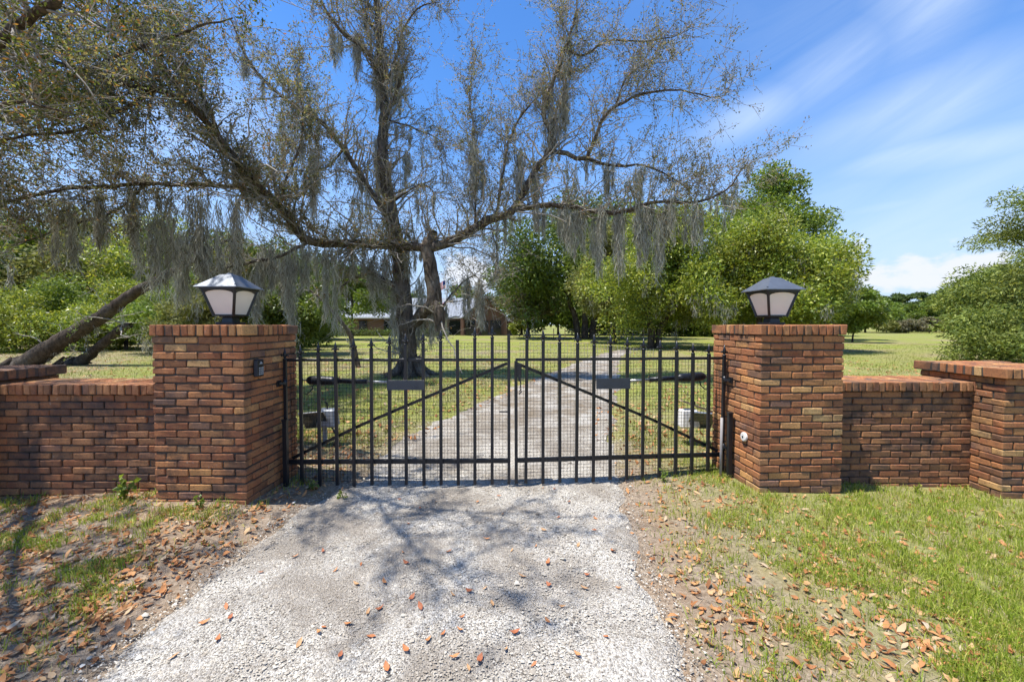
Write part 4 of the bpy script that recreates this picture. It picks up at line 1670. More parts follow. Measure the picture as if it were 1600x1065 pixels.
# the big beards the photograph shows one by one: px, top row, bottom row, width px, depth
for px, y0, y1, wpx, d in ((300, 300, 430, 34, 9.0), (340, 310, 470, 40, 9.2), (375, 300, 480, 30, 9.4), (262, 300, 470, 26, 8.7), (215, 300, 420, 30, 8.3), (185, 140, 200, 26, 6.8),
                           (410, 380, 470, 30, 10), (442, 385, 510, 24, 10.2), (476, 385, 455, 26, 10.4), (512, 385, 520, 22, 10.8), (552, 388, 450, 24, 11.4), (398, 420, 545, 14, 9.8),
                           (488, 235, 350, 22, 10.2), (400, 240, 340, 30, 9.6), (600, 395, 500, 30, 12.3), (618, 430, 560, 26, 12.5), (655, 430, 560, 22, 12.4), (640, 380, 470, 24, 12.4),
                           (742, 220, 345, 26, 12), (756, 250, 330, 20, 12), (812, 235, 330, 24, 11.8), (832, 270, 350, 26, 11.7), (868, 150, 260, 30, 11.6), (885, 140, 230, 24, 11.6), (845, 320, 380, 18, 11.6),
                           (880, 322, 400, 26, 11.5), (910, 325, 410, 30, 11.3), (940, 325, 395, 30, 11.2), (965, 325, 440, 28, 11), (990, 320, 420, 30, 10.9), (1015, 318, 400, 30, 10.8), (1045, 315, 390, 26, 10.7),
                           (950, 255, 320, 20, 11.2), (1000, 262, 330, 22, 11), (680, 460, 540, 26, 12.3), (752, 440, 520, 24, 11.8), (735, 430, 500, 16, 12), (560, 60, 130, 26, 12.4), (530, 50, 110, 20, 12.4), (600, 80, 190, 24, 13),
                           (625, 110, 200, 20, 13), (585, 210, 330, 26, 13), (570, 280, 400, 26, 12.8), (640, 240, 300, 16, 12.9), (455, 175, 260, 30, 12), (500, 200, 300, 28, 12.4),
                           (240, 330, 470, 34, 8.8), (285, 360, 520, 34, 9.2), (320, 350, 440, 30, 9.0), (355, 400, 500, 22, 9.6), (428, 400, 470, 20, 10.2), (460, 400, 555, 16, 10.4), (575, 400, 470, 22, 12),
                           (160, 300, 400, 30, 8.0), (120, 320, 420, 26, 7.9), (925, 340, 430, 30, 11.2), (1030, 330, 440, 26, 10.8), (1000, 350, 440, 24, 10.9), (895, 330, 400, 26, 11.4), (1075, 320, 400, 24, 10.6)):
    c = P(px, y0, d)
    Lm = (y1 - y0) / F * d
    rm = wpx / 2 / F * d
    for k in range(3):
        o_ = Vector((random.gauss(0, rm * .42), random.gauss(0, .12), 0))
        moss_clump(oak.moss, np.array(c + o_), Lm * random.uniform(.6, 1.05), rm * .5, 112, .018)
oak.finish()

# ------------------------------------------------------------------ the nearer oak whose boughs hang over the left verge
bx2, by2 = -9.6, 6.2
oak2 = Oak('near oak whose leafy boughs fill the upper left corner over the wall', (bx2, by2, gz1(bx2, by2)))
oak2.add_limb([(bx2, by2, -.1), (bx2 + .1, by2 - .05, 1.2), (bx2 + .3, by2 - .1, 2.6), (bx2 + .4, by2, 3.8)], [.5, .36, .32, .3], True, density=0, mossy=.5)
top2 = (bx2 + .4, by2, 3.8)
for pts, rad in (
    ([top2, (-8.2, 5.9, 4.8), (-6.9, 5.4, 5.3), (-5.4, 4.9, 5.6), (-4.0, 4.5, 5.6), (-2.8, 4.2, 5.4)], [.2, .16, .12, .09, .06, .02]),
    ([top2, (-8.4, 5.2, 4.6), (-7.2, 4.1, 5.1), (-6.0, 2.8, 5.3), (-5.0, 1.9, 5.2), (-4.0, 1.2, 5.0)], [.2, .15, .11, .08, .05, .02]),
    ([top2, (-8.7, 6.6, 5.0), (-7.4, 6.9, 5.9), (-5.9, 6.9, 6.5), (-4.6, 6.7, 6.7)], [.14, .1, .07, .05, .02]),
    ([top2, (-8.3, 5.6, 4.2), (-7.3, 5.3, 4.4), (-6.2, 5.0, 4.4), (-5.3, 4.9, 4.2)], [.12, .08, .06, .04, .015]),
    ([top2, (-10.4, 5.2, 5.0), (-10.6, 4.0, 6.0)], [.16, .1, .03]),
    ([top2, (-9.6, 7.2, 5.2), (-9.4, 8.6, 6.2)], [.16, .1, .03]),
    ([(-5.4, 4.9, 5.6), (-4.4, 3.8, 5.9), (-3.4, 3.0, 6.0), (-2.6, 2.8, 6.0), (-2.0, 2.75, 5.9)], [.06, .045, .035, .025, .012]),
    ([(-3.4, 3.0, 6.0), (-3.0, 2.3, 6.1), (-2.5, 1.8, 6.1)], [.035, .025, .012]),
    ([(-6.0, 2.8, 5.3), (-5.6, 1.8, 5.6), (-4.8, 1.0, 5.6)], [.06, .045, .02]),
):
    oak2.add_limb(pts, [r_ * .55 for r_ in rad], density=1.15, leafy=1.0, mossy=.35)
oak2.grow(sec_per_m=7.8, sec_len=(.5, 1.7), ter=8, ter_len=(.18, .5), lf=13, size=(.038, .066), up=.25, droop=.15)
oak2.drape(per_m=.8, length=(.15, .4), radius=.07, n=22)
oak2.finish('bark', 'oak_leaf_green')

# ------------------------------------------------------------------ other trees and shrubs
def broad_tree(name, label, px, wpx, ytop, d, mat, n_leaf, lsize, cat='tree', group=None, low=.22, trunk_r=.0, lean=0.0, moss=0, stems=1,
               clumps=70, asp=.5, flat=.75, ybase=None, bark='bark_dark', shape=1.0, trunk_px=None):
    """a tree or shrub whose crown spans wpx photo pixels at distance d and tops out at row ytop"""
    x = (px - 800) / F * d
    tx = x if trunk_px is None else (trunk_px - 800) / F * d
    H = CH + (HZ - ytop) / F * d
    W = wpx / F * d
    n_leaf, lsize = (int(n_leaf * 2.7), lsize * 1.3) if d > 30 else (int(n_leaf * 3.8), lsize * 1.05)
    zb = gz1(tx, d)
    root = tag(empty(name, (tx, d, zb)), label, cat, group)
    base = np.array([tx, d, zb])
    lc, lb, tc, mc = Cloud(), Cloud(), Cloud(), Cloud()
    z_lo = H * low
    cen = np.array([x + lean, d, (H + z_lo) / 2])
    ext = np.array([W / 2, W / 2 * .85, (H - z_lo) / 2])
    # clump centres: uneven shell plus some inside
    nlobe = 9 if W > 2.5 else 5
    lobe = norm(RNG.normal(size=(nlobe, 3)) * np.array([1, .8, .8])) * RNG.uniform(.35, .74, (nlobe, 1))
    lobe[0] = (RNG.normal(0, .12), 0, .74)           # the top of the crown
    lobe[1], lobe[2] = (-.72, -.1, RNG.normal(-.1, .2)), (.72, .0, RNG.normal(-.1, .2))
    u = lobe[RNG.integers(0, nlobe, clumps)] + RNG.normal(0, .23, (clumps, 3))
    u = u / np.maximum(1, np.linalg.norm(u, axis=1, keepdims=True) / 1.0)
    C = cen + u * ext
    C[:, 2] = np.clip(C[:, 2], z_lo * .8 + .1, H * .985)
    # narrower below and rounded on top
    cr = W * RNG.uniform(.055, .12, clumps) + .12
    wgt = cr ** 2
    k = RNG.choice(clumps, n_leaf, p=wgt / wgt.sum())
    g = RNG.normal(size=(n_leaf, 3))
    g = norm(g) * RNG.random((n_leaf, 1)) ** .45
    g[:, 2] *= flat
    Q = C[k] + g * cr[k][:, None] * 1.25
    Q[:, 2] = np.maximum(Q[:, 2], zb + .05)
    dirs = g + RNG.normal(0, .6, g.shape) + np.array([0, 0, -.15])
    leaves(lc, Q, dirs, RNG.uniform(.65, 1.25, n_leaf) * lsize, asp, True)
    # trunk(s) and limbs reaching the clumps
    r0 = trunk_r or max(.05, H * .022)
    zt = max(z_lo * 1.05, H * .3)
    for s in range(stems):
        ox = (s - (stems - 1) / 2) * r0 * 2.4
        top = cen + np.array([RNG.normal(0, W * .06) + ox * 2.5, RNG.normal(0, W * .05), 0])
        c, r = limb_curve([(tx + ox, d, zb - .1), (tx + ox * 1.3 + RNG.normal(0, .06), d, zb + zt * .5), ((tx + ox * 2 + top[0]) / 2, d, zb + zt), tuple(top), (top[0] + RNG.normal(0, W * .08), top[1], H * .88)],
                          [r0 * 1.25, r0, r0 * .8, r0 * .5, r0 * .15], .5, .01)
        tubes(tc, c[None], r[None], 9)
        for j in RNG.choice(clumps, min(clumps, 16 // stems + 4), replace=False):
            i = RNG.integers(len(c) // 3, len(c) - 1)
            m = (c[i] + C[j]) / 2 + np.array([0, 0, RNG.normal(0, .04) * H])
            cc, r2 = limb_curve([c[i], m, C[j]], [r[i] * .5, r[i] * .32, .012], .5, .01)
            tubes(lb, cc[None], r2[None], 5)
    tc.build('trunk', M[bark], root, True, base, stuff=False)
    lb.build('limb', M[bark], root, True, base)
    lc.build('crown', M[mat], root, False, base)
    if moss:
        for j in RNG.choice(clumps, moss):
            L = H * RNG.uniform(.08, .2)
            moss_clump(mc, C[j] + np.array([RNG.normal(0, .2), -cr[j] * 1.1, 0]), L, cr[j] * .5, 50, .03)
        mc.build('hanging_moss', M['moss'], root, False, base)
    return root


# --- right of the drive
RG = 'trees right of the drive'
broad_tree('oak_tree', 'dark green broad oak with several stems beyond the right gate leaf', 908, 260, 322, 46, 'leaf_dark', 24000, .28, group=RG, low=.07, stems=3, clumps=170, moss=10, trunk_px=914)
broad_tree('oak_tree', 'dark green tree just right of the house gable', 815, 100, 428, 64, 'leaf_dark', 7000, .3, group=RG, low=.1, clumps=50)
broad_tree('oak_tree', 'mossy green oak filling the gap between the dark oak and the yellow-green tree', 985, 170, 338, 34, 'leaf_olive', 10000, .2, group=RG, low=.08, clumps=90, moss=26, trunk_px=960)
broad_tree('small_tree', 'thin grey-brown mossy tree between the house and the dark oak', 826, 86, 428, 50, 'leaf_grey', 6000, .2, group=RG, low=.12, clumps=60, moss=12)
broad_tree('shrub', 'low yellow-green shrub at the right corner of the house', 812, 26, 500, 54, 'leaf_yellow', 1200, .18, 'shrub', RG, low=.05, clumps=16)
broad_tree('magnolia_tree', 'yellow-green mossy tree above the right end of the gate', 1050, 250, 326, 27, 'leaf_yellow', 21000, .18, group=RG, low=.05, stems=2, clumps=170, moss=44, trunk_px=1023, trunk_r=.2)
broad_tree('magnolia_tree', 'yellow-green tree rising behind the right pillar lantern', 1188, 220, 346, 25, 'leaf_yellow', 19000, .17, group=RG, low=.02, clumps=150, moss=26)
broad_tree('oak_tree', 'tall bright green tree standing highest behind the right lantern', 1200, 190, 272, 41, 'leaf_bright', 13000, .26, group=RG, low=.2, clumps=100)
broad_tree('oak_tree', 'dark green tree at the left edge of the mown field', 1285, 140, 422, 43, 'leaf_dark', 13000, .24, group=RG, low=.06, clumps=80)
broad_tree('small_tree', 'small round tree on a thin trunk in the mown field', 1332, 84, 458, 36.5, 'leaf_bright', 6500, .17, group=RG, low=.3, clumps=46, trunk_r=.07)
# --- left wood
LG = 'trees and shrubs of the wood behind the left wall'
for px, w, yt, d, mat, n, ls, lab in (
    (-120, 260, 318, 34, 'leaf_olive', 8000, .24, 'olive tree at the far left edge of the wood'),
    (25, 210, 350, 36, 'leaf_bright', 9000, .24, 'green tree behind the leaning trunks, leftmost inside the picture'),
    (150, 210, 338, 38, 'leaf_olive', 9000, .25, 'olive-leaved tree in the left wood above the leaning trunks'),
    (270, 190, 352, 36, 'leaf_yellow', 9000, .24, 'yellow-green tree in the left wood behind the left lantern'),
    (385, 190, 372, 39, 'leaf_dark', 8000, .25, 'dark green tree in the left wood between lantern and oak trunk'),
    (490, 150, 405, 44, 'leaf_dark', 6500, .25, 'dark tree at the right end of the left wood beside the house'),
    (430, 170, 392, 21, 'leaf_dark', 9000, .16, 'nearest dark tree of the left wood, behind the moss right of the lantern'),
    (330, 150, 400, 19, 'leaf_olive', 8000, .15, 'nearest olive tree of the left wood, behind the left lantern')):
    broad_tree('wood_tree', lab, px, w, yt, d, mat, n, ls, group=LG, low=.03, clumps=90, moss=8)
for px, w, yt, d, mat, n, ls, lab in (
    (20, 150, 468, 24, 'leaf_yellow', 8000, .13, 'bright yellow-green shrub at the left edge above the wall cap'),
    (112, 120, 446, 27, 'leaf_bright', 6500, .14, 'leafy green shrub behind the larger leaning trunk'),
    (196, 120, 448, 26, 'leaf_yellow', 7000, .14, 'yellow-green shrub behind the smaller leaning trunk'),
    (290, 120, 440, 23, 'leaf_bright', 8000, .12, 'bright green shrub just left of the left lantern'),
    (400, 120, 462, 25, 'leaf_dark', 6000, .14, 'dark green shrub just right of the left lantern'),
    (480, 100, 480, 30, 'leaf_dark', 4500, .15, 'dark shrub before the left end of the house')):
    broad_tree('shrub', lab, px, w * 1.4, yt - 6, d, mat, n, ls * 1.12, 'shrub', LG, low=.0, clumps=64, trunk_r=.05, stems=2)
broad_tree('small_tree', 'slim green tree with drooping crown before the house wall', 560, 125, 425, 41, 'leaf_bright', 8500, .2, group=LG, low=.34, clumps=56, trunk_px=551, trunk_r=.11)
# --- right cedars
CG = 'cedars by the right end pillar'
broad_tree('cedar_tree', 'bushy olive cedar spreading low behind the right end pillar', 1622, 240, 415, 16, 'cedar', 13000, .14, group=CG, low=.02, clumps=130, asp=.34, flat=.6)
broad_tree('cedar_shrub', 'low olive cedar shrub just behind the right end pillar cap', 1620, 210, 486, 14.5, 'cedar', 8000, .12, 'shrub', CG, low=.0, clumps=80, asp=.34, flat=.8, trunk_r=.05)
broad_tree('cedar_tree', 'taller cedar with loose branches at the right picture edge', 1715, 290, 250, 18.5, 'cedar', 10000, .16, group=CG, low=.3, clumps=70, asp=.3, flat=.35)
# --- far trees
FG = 'far treeline beyond the mown field'
pine_n = ['first', 'second', 'third', 'fourth', 'fifth']
for i, (px, yt, d, w) in enumerate(((1398, 459, 104, 52), (1440, 458, 108, 50), (1482, 450, 106, 66), (1545, 462, 110, 60), (1640, 452, 108, 70))):
    broad_tree('pine_tree', f'{pine_n[i]} flat-topped pine from the left in the far treeline', px, w, yt, d, 'pine', 3600, .42, group=FG, low=.55, clumps=26, asp=.4, flat=.35, bark='bark')
k = 0
ord_ = ['first', 'second', 'third', 'fourth', 'fifth', 'sixth', 'seventh', 'eighth', 'ninth', 'tenth', 'eleventh', 'twelfth']
for px, yt, d, w, mat in ((1352, 466, 84, 80, 'leaf_bright'), (1392, 476, 90, 76, 'leaf_bright'), (1425, 478, 92, 70, 'leaf_dark'), (1462, 474, 90, 76, 'leaf_bright'), (1505, 470, 94, 86, 'leaf_dark'), (1560, 470, 92, 100, 'leaf_olive'), (1640, 470, 92, 110, 'leaf_dark')):
    broad_tree('far_tree', f'{ord_[k]} rounded tree from the left under the far pines', px, w, yt, d, mat, 4200, .4, group=FG, low=.0, clumps=44)
    k += 1
for i, (px, yt, d, w, mat) in enumerate(((1385, 500, 78, 46, 'leaf_olive'), (1420, 502, 78, 44, 'leaf_grey'), (1452, 498, 77, 48, 'leaf_grey'), (1490, 494, 76, 56, 'leaf_olive'), (1540, 496, 76, 60, 'leaf_olive'))):
    broad_tree('shrub', f'{ord_[i]} pale shrub from the left along the field edge', px, w, yt, d, mat, 2200, .3, 'shrub', FG, low=.02, clumps=24, trunk_r=.06)
for i, (px, yt, d, w, mat) in enumerate(((470, 462, 86, 90, 'leaf_dark'), (560, 455, 90, 100, 'leaf_olive'), (650, 462, 92, 90, 'leaf_dark'), (725, 452, 94, 70, 'leaf_bright'), (975, 440, 62, 190, 'leaf_dark'), (872, 450, 64, 150, 'leaf_bright'), (1085, 430, 58, 190, 'leaf_dark'), (1230, 435, 60, 190, 'leaf_bright'))):
    nm = ['behind the left end of the house', 'behind the middle of the house roof', 'behind the house right of the chimney', 'behind the house ridge beside the flag', 'far behind the gravel cross path', 'far behind the dark oak stems', 'far behind the magnolia trunks', 'far behind the right lantern']
    broad_tree('far_tree', f'distant tree {nm[i]}', px, w, yt, d, mat, 5200, .46, group='distant trees behind house and drive', low=.0, clumps=70)

# hedge along the house front
x0, x1 = (500 - 800) / F * 57, (700 - 800) / F * 57
root = tag(empty('hedge', ((x0 + x1) / 2, 57, 0)), 'low dark hedge along the front of the brick house', 'hedge')
hc = Cloud()
n = 9000
Q = np.stack([RNG.uniform(x0, x1, n), 57 + RNG.normal(0, .3, n), np.abs(RNG.normal(.5, .28, n))], -1)
leaves(hc, Q, RNG.normal(size=(n, 3)), RNG.uniform(.1, .2, n), .5)
hc.build('foliage', M['leaf_dark'], root, False, ((x0 + x1) / 2, 57, 0))
mb = MB()
mb.box((0, .1, .35), (x1 - x0, .35, .7))
mb.build('stems', M['bark_dark'], root)

# ------------------------------------------------------------------ leaning trunks behind the left wall
def leaning(label, pts, rad, leafy):
    b = Vector(pts[0])
    t = Oak(label, (b.x, b.y, gz1(b.x, b.y)), 'leaning trunks behind the left wall', 'leaning_tree')
    t.add_limb(pts, rad, True, density=.6, leafy=leafy, mossy=1.6)
    c = pts[-1]
    t.grow(sec_per_m=2.5, sec_len=(.8, 1.9), ter=7, ter_len=(.3, .7), lf=16, size=(.06, .11))
    t.drape(1.0, (.3, .9), .12, 36)
    for k in range(5):
        an = k * 1.3
        cc, r = limb_curve([b + Vector((math.cos(an) * .15, math.sin(an) * .15, .35)), b + Vector((math.cos(an) * .5, math.sin(an) * .5, .08)), b + Vector((math.cos(an) * .85, math.sin(an) * .85, -.1))], [.15, .11, .03])
        tubes(t.trunk, cc[None], r[None], 7)
    t.finish('bark_dark', 'leaf_bright')
    return t


leaning('thick leaning trunk, the upper of two behind the left wall', px_limb([(30, 575, 15.6), (75, 545, 15.5), (120, 518, 15.4), (160, 494, 15.3), (205, 462, 15.2), (238, 443, 15.1), (290, 415, 15.0), (340, 385, 15.0), (380, 370, 15.0)]), [.36, .32, .28, .24, .2, .165, .12, .08, .03], 1)
leaning('shorter leaning trunk with broken end, the lower behind the left wall', px_limb([(112, 574, 15.9), (140, 553, 15.8), (165, 533, 15.7), (190, 513, 15.6), (205, 508, 15.6)]), [.24, .19, .165, .14, .1], .6)
# slim bent saplings under the oak
for lab, pts, rad in (('bent slim sapling leaning left under the oak', [(560, 575, 15), (548, 525, 15), (528, 495, 14.8), (505, 470, 14.6), (480, 450, 14.4)], [.09, .08, .065, .05, .03]),):
    b = P(*pts[0])
    t = Oak(lab, (b.x, b.y, gz1(b.x, b.y)), None, 'sapling')
    t.add_limb(px_limb(pts), rad, True, density=.5, leafy=.6, mossy=2.5)
    t.grow(sec_per_m=2, sec_len=(.4, 1.0), ter=5, lf=10, size=(.05, .09))
    t.drape(1.5, (.2, .7), .09, 30)
    t.finish('bark', 'leaf_dark')

# far wire fence along the cross path
root = tag(empty('wire_fence', (11, 52.5, 0)), 'low pale post-and-rail fence beyond the gravel cross path', 'fence')
for i in range(11):
    mb = MB()
    mb.box((-7 + i * 1.5, .05 * i, .55), (.1, .1, 1.3))
    mb.build('post', M['wood'], root)
for z in (.4, .8, 1.1):
    mb = MB()
    mb.bar((-7, 0, z), (8, .5, z), .03)
    mb.build('wire', M['steel'], root)

# ------------------------------------------------------------------ ground cover
WALLS = [(-5.7, LC.x + PL / 2 + .03, 3.40, 4.3), (RC.x - PL / 2 - .03, 5.6, 3.65, 4.6)]


def clear_of_walls(x, y):
    ok = np.ones(len(x), bool)
    for a, b, c, d in WALLS:
        ok &= ~((x > a) & (x < b) & (y > c) & (y < d))
    # the front of the low walls stands back from the pillars
    ok |= (x > -4.8) & (x < -3.14) & (y < 3.66) | (x > 3.16) & (x < 4.62) & (y < 4.0)
    return ok


def scatter(n, x0, x1, y0, y1, near=True):
    """points spread so that nearer ground gets more"""
    u = RNG.random(n)
    y = y0 * (y1 / y0) ** u if near else RNG.uniform(y0, y1, n)
    half = np.minimum(np.abs(y) * 1.42 + 1.2, 40)
    x = RNG.uniform(-1, 1, n) * half
    k = (x > x0) & (x < x1)
    x, y = x[k], y[k]
    k = clear_of_walls(x, y)
    return x[k], y[k]


def blades(name, label, x, y, hgt, wid, mat, lean=.5, simple_=False):
    N = len(x)
    z = gz(x, y) - .004
    a = RNG.uniform(0, 2 * np.pi, N)
    w = np.stack([np.cos(a), np.sin(a), np.zeros(N)], -1) * (wid * .5)[:, None]
    la = RNG.uniform(0, 2 * np.pi, N)
    ll = np.abs(RNG.normal(0, lean, N)) * hgt
    b = np.stack([x, y, z], -1)
    off = np.stack([np.cos(la) * ll, np.sin(la) * ll, np.zeros(N)], -1)
    mid = b + off * .35 + np.stack([np.zeros(N), np.zeros(N), hgt * .6], -1)
    tip = b + off + np.stack([np.zeros(N), np.zeros(N), hgt * np.clip(1 - .35 * ll / hgt, .25, 1)], -1)
    if simple_:
        me = mesh_np(name, np.stack([b - w, b + w, tip], 1), None, (np.arange(N) * 3)[:, None] + np.arange(3)[None])
        return tag(link(name, me, M[mat]), label, 'grass', kind='stuff')
    V = np.stack([b - w, b + w, mid + w * .75, mid - w * .75, tip], 1)
    base = (np.arange(N) * 5)[:, None]
    me = mesh_np(name, V, base + np.array([[0, 1, 2, 3]]), base + np.array([[3, 2, 4]]))
    return tag(link(name, me, M[mat]), label, 'grass', kind='stuff')


# verge grass: thick on the right, in tufts on the left
x, y = scatter(400000, -9, 9, 1.1, 6.0)
od = off_drive(x, y)
tuft = fbm(x, y, 2.6, 41)
fine = vnoise(x, y, 9, 44)
dens = np.where(x > 0, sstep(.1, 1.0, od) * sstep(.38, .58, tuft + .22 * sstep(.8, 2.0, od)) * (.22 + .78 * sstep(.36, .6, fine)), sstep(.15, .8, od) * sstep(.4, .58, tuft) * sstep(.3, .55, fine) * .85)
dens = dens + np.where(x > 0, .16, .05) * sstep(0, .3, od) * sstep(.35, .6, vnoise(x, y, 6, 47))
k = RNG.random(len(x)) < dens
x, y = x[k], y[k]
h = RNG.uniform(.025, .075, len(x)) * (.7 + .7 * fbm(x, y, 2.6, 41))
blades('verge_grass', 'fresh green grass tufts growing on the verge before the walls', x, y, h, RNG.uniform(.0028, .006, len(x)), 'grass', .75)
# short lawn behind the gate
x, y = scatter(150000, -40, 40, 5.2, 34)
od = off_drive(x, y)
k = (od > .05 + .25 * RNG.random(len(x))) & (RNG.random(len(x)) < sstep(.3, .55, fbm(x, y, .9, 51)) * .8 + .2)
x, y = x[k], y[k]
s = 1 + y * .06
blades('lawn_grass', 'short lawn grass on both sides of the drive behind the gate', x, y, RNG.uniform(.03, .07, len(x)) * np.minimum(s, 1.6), RNG.uniform(.005, .01, len(x)) * s, 'lawn', .7, True)
# dry straw
x, y = scatter(82000, -9, 9, 1.1, 5.2)
od = off_drive(x, y)
k = (od > -.05) & (RNG.random(len(x)) < (.25 + .75 * sstep(.4, .65, fbm(x, y, 1.7, 61))))
x, y = x[k], y[k]
o = blades('dry_straw', 'dry straw and dead grass stems littering the verge', x, y, RNG.uniform(.008, .02, len(x)), RNG.uniform(.0022, .0042, len(x)), 'straw', 5.5)


def dead_leaf_mesh(seed):
    """one curled leaf, 0.07 m long: 3 x 5 grid folded on its midrib"""
    rnd = random.Random(seed)
    prof = [.14, .92, .88, .08]
    L, W = .072, rnd.uniform(.026, .036)
    curl, fold = rnd.uniform(.004, .02), rnd.uniform(.1, .5)
    V, Q = [], []
    for i, p in enumerate(prof):
        t = i / (len(prof) - 1)
        for s in (-1, 0, 1):
            lob = 1 + .18 * math.sin(i * 2.4 + s)
            V.append(((t - .5) * L, s * W * .5 * p * lob, curl * (2 * t - 1) ** 2 + abs(s) * p * W * .5 * fold + rnd.uniform(0, .002)))
    for i in range(len(prof) - 1):
        for s in range(2):
            a = i * 3 + s
            Q.append((a, a + 1, a + 4, a + 3))
    return np.array(V), np.array(Q)


LEAFV = [dead_leaf_mesh(s) for s in range(8)]


def litter(name, label, x, y, size):
    cl = Cloud()
    var = RNG.integers(0, 8, len(x))
    for v in range(8):
        k = var == v
        V0, Q0 = LEAFV[v]
        n = k.sum()
        a = RNG.uniform(0, 2 * np.pi, n)
        tilt = RNG.normal(0, .35, n)
        roll = RNG.normal(0, .35, n) + np.where(RNG.random(n) < .35, np.pi, 0)
        S = size[k]
        p = V0[None] * S[:, None, None]
        cy, sy = np.cos(roll)[:, None], np.sin(roll)[:, None]
        p = np.stack([p[..., 0], p[..., 1] * cy - p[..., 2] * sy, p[..., 1] * sy + p[..., 2] * cy], -1)
        cy, sy = np.cos(tilt)[:, None], np.sin(tilt)[:, None]
        p = np.stack([p[..., 0] * cy + p[..., 2] * sy, p[..., 1], -p[..., 0] * sy + p[..., 2] * cy], -1)
        cy, sy = np.cos(a)[:, None], np.sin(a)[:, None]
        p = np.stack([p[..., 0] * cy - p[..., 1] * sy, p[..., 0] * sy + p[..., 1] * cy, p[..., 2]], -1)
        p[..., 2] -= p[..., 2].min(1, keepdims=True) * .8
        p += np.stack([x[k], y[k], gz(x[k], y[k]) + RNG.uniform(0, .012, n)], -1)[:, None]
        cl.add(p, (np.arange(n) * len(V0))[:, None, None] + Q0[None])
    o = cl.build(name, M['dead_leaf'], None, True)
    return tag(o, label, 'leaves')


x, y = scatter(76000, -9, 9, 1.1, 6.0)
od = off_drive(x, y)
patch = fbm(x, y, 1.4, 71)
dens = np.where(x < 0, sstep(-.1, .5, od) * (.4 + .6 * sstep(.35, .6, patch)), sstep(-.15, .4, od) * (.17 + .25 * sstep(.4, .62, fbm(x, y, 3.1, 77))) * (1 - .6 * sstep(1.0, 2.4, od)))
k = RNG.random(len(x)) < dens * .85
x, y = x[k], y[k]
litter('leaf_litter', 'brown oak leaf litter strewn over both verges', x, y, np.exp(RNG.normal(math.log(.52), .33, len(x))).clip(.2, 1.0))
x, y = scatter(11000, -30, 16, 5.6, 26)
k = (off_drive(x, y) > -.3) & (RNG.random(len(x)) < .3 + .7 * sstep(.45, .6, fbm(x, y, .6, 75)))
litter('lawn_leaf_litter', 'dry leaves scattered on the lawn behind the gate', x[k], y[k], RNG.uniform(.8, 1.6, k.sum()))

# loose stones on the drive
# (a chip is a low five-sided cone of uneven outline, seated in the ground)
an = np.arange(5) * 2 * np.pi / 5
u = RNG.random(47000)
y = 1.55 * (6.8 / 1.55) ** u
t = RNG.uniform(-1.06, 1.06, len(y))
x = (edge_l(y) + edge_r(y)) / 2 + t * (edge_r(y) - edge_l(y)) / 2 + RNG.normal(0, .05, len(y))
k = clear_of_walls(x, y)
x, y = x[k], y[k]
n = len(x)
s = np.exp(RNG.normal(math.log(.0040), .45, n))
ph = RNG.uniform(0, 6.28, (n, 1)) + an[None] + RNG.normal(0, .25, (n, 5))
rr = RNG.uniform(.65, 1.3, (n, 5))
ring = np.stack([np.cos(ph) * rr, np.sin(ph) * rr * RNG.uniform(.55, 1, (n, 1)), RNG.uniform(-.25, .15, (n, 5))], -1)
apex = np.stack([RNG.normal(0, .35, n), RNG.normal(0, .35, n), RNG.uniform(.35, .95, n)], -1)
V = np.concatenate([ring, apex[:, None]], 1) * s[:, None, None]
V += np.stack([x, y, gz(x, y) + .008 + s * .25], -1)[:, None]
FAN = np.array([(i, (i + 1) % 5, 5) for i in range(5)])
o = link('loose_gravel', mesh_np('loose_gravel', V, None, ((np.arange(n) * 6)[:, None, None] + FAN[None]).reshape(-1, 3)), M['pebble'])
tag(o, 'pale loose shell and stone chips covering the drive', 'gravel', kind='stuff')

# single dead leaves lying on the drive
lv = []
for V0, Q0 in LEAFV:
    lv.append(mesh_np('fallen_leaf', V0, Q0, None, True))
leaf_cols = [simple(f'fallen_leaf_{i}', c, .7, 0, .3, 30) for i, c in enumerate(((.42, .15, .05), (.5, .21, .075), (.36, .115, .045), (.46, .26, .12)))]
for i, me in enumerate(lv):
    me.materials.append(leaf_cols[i % 4])
pts = [(400, 905), (627, 872), (632, 888), (570, 968), (500, 992), (492, 1000), (525, 1040), (460, 1018), (630, 1030), (708, 1042), (748, 1047), (790, 1030), (835, 1055), (857, 985), (733, 935), (757, 930), (720, 977),
       (717, 998), (637, 825), (680, 790), (622, 785), (848, 768), (868, 769), (800, 868), (857, 888), (838, 862), (920, 908), (915, 930), (930, 835), (932, 816), (873, 815), (785, 810), (690, 1004), (597, 920), (590, 962),
       (552, 922), (575, 1008), (540, 988), (655, 960), (768, 955), (700, 870), (760, 850), (655, 800), (705, 940), (345, 960), (310, 985), (350, 978), (260, 1040), (330, 1012), (455, 880), (500, 870), (880, 960), (950, 1010), (905, 1040),
       (805, 1002), (730, 1060), (600, 1060), (665, 1015), (640, 945), (850, 835), (780, 780), (745, 790), (890, 790), (905, 860), (960, 870), (970, 930), (860, 925), (815, 910), (560, 890), (520, 900)]
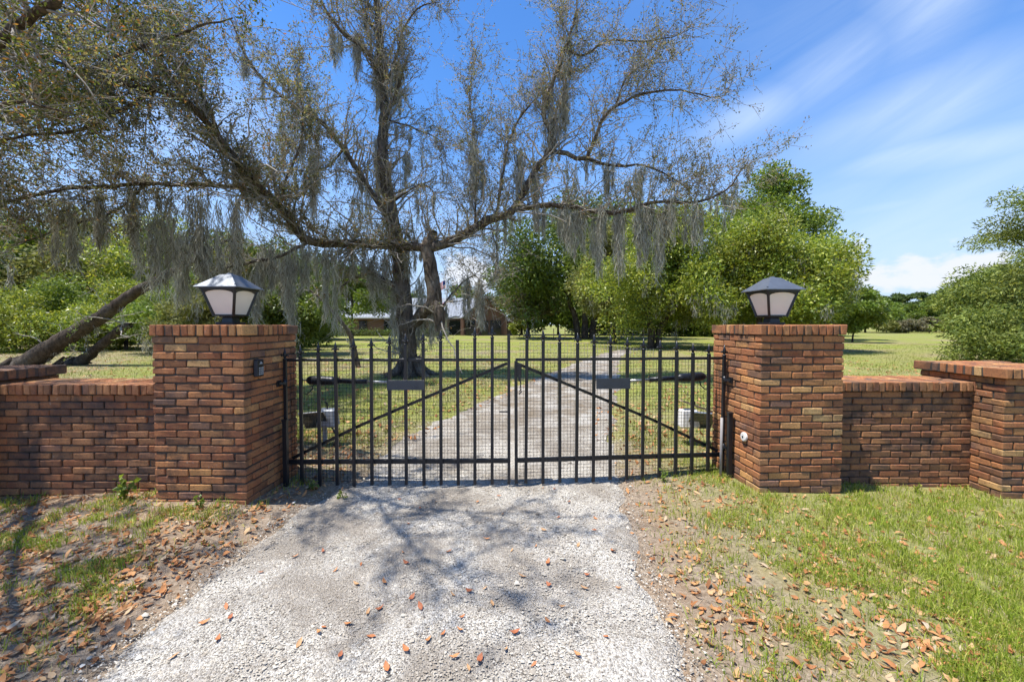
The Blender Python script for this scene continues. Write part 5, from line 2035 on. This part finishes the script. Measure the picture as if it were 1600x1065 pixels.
for i, (px, py) in enumerate(pts):
    x, y = G(px, py)
    o = bpy.data.objects.new('fallen_leaf', lv[i % 8])
    COL.objects.link(o)
    o.location = (x, y, gz1(x, y) + .014)
    o.rotation_euler = (random.gauss(0, .2), random.gauss(0, .2), random.uniform(0, 6.28))
    s = random.uniform(.45, .85)
    o.scale = (s, s, s)
    tint = ('rust-orange', 'light orange', 'dark rusty', 'tan')[(i % 8) % 4]
    where = 'by the gate' if py < 830 else ('midway to the gate' if py < 930 else 'in the foreground')
    side = 'far left' if px < 450 else 'left' if px < 560 else 'left of centre' if px < 650 else 'centre' if px < 740 else 'right of centre' if px < 830 else 'right' if px < 900 else 'far right'
    near = ('closest to camera' if py > 1035 else 'nearer camera' if py > 985 else 'farther out') if py >= 930 else ('nearer camera' if (py > 800 and py < 830) or py > 880 else 'farther back')
    size = 'large' if s > .76 else 'largish' if s > .65 else 'smallish' if s > .55 else 'small'
    lie = 'crossways' if abs(math.cos(o.rotation_euler[2])) > .7 else 'lengthways'
    tag(o, f'{size} {tint} leaf {lie}, {side} of drive, {where}, {near}', 'leaf', 'dead leaves on the gravel drive')

# ------------------------------------------------------------------ weeds at the foot of the walls
def weed(label, x, y, h, n, lsize, mat='leaf_bright'):
    z = gz1(x, y)
    root = tag(empty('weed', (x, y, z)), label, 'plant', 'weeds along the foot of the walls')
    mb = MB()
    lc = Cloud()
    for i in range(max(3, n // 9)):
        a = random.uniform(0, 6.28)
        e = Vector((math.cos(a) * h * random.uniform(.1, .7), math.sin(a) * h * .4 * random.uniform(-.3, 1) - .02, h * random.uniform(.5, 1)))
        mb.tube([(0, 0, -.01), e * .5 + Vector((0, 0, h * .1)), e], [.004, .003, .0015], 5)
        m = 9
        t = RNG.uniform(.25, 1.05, m)
        C = np.array(e)[None] * t[:, None] + RNG.normal(0, h * .05, (m, 3))
        leaves(lc, C, RNG.normal(size=(m, 3)) + np.array([0, -.3, .15]), RNG.uniform(.6, 1.2, m) * lsize, .62)
    mb.build('stem', M['leaf_dark'], root)
    lc.build('foliage', M[mat], root)
    return root


weed('broad-leaved green weed against the left wall beside the pillar', -3.46, 3.52, .24, 60, .062)
weed('small green weed at the front foot of the left gate pillar', -2.62, 3.3, .12, 30, .04)
weed('low green weed under the left gate leaf by the pillar', -1.95, 3.85, .11, 30, .04, 'leaf_dark')
weed('sprawling weed between the left gate leaf and the drive', -1.6, 3.72, .08, 30, .04)
weed('tiny pale weed against the right wall', 4.0, 3.9, .09, 20, .035, 'leaf_yellow')
weed('small weed at the base of the right end pillar', 4.66, 3.55, .13, 36, .05)
weed('leafy weed under the right gate leaf', 1.55, 4.05, .12, 36, .04)
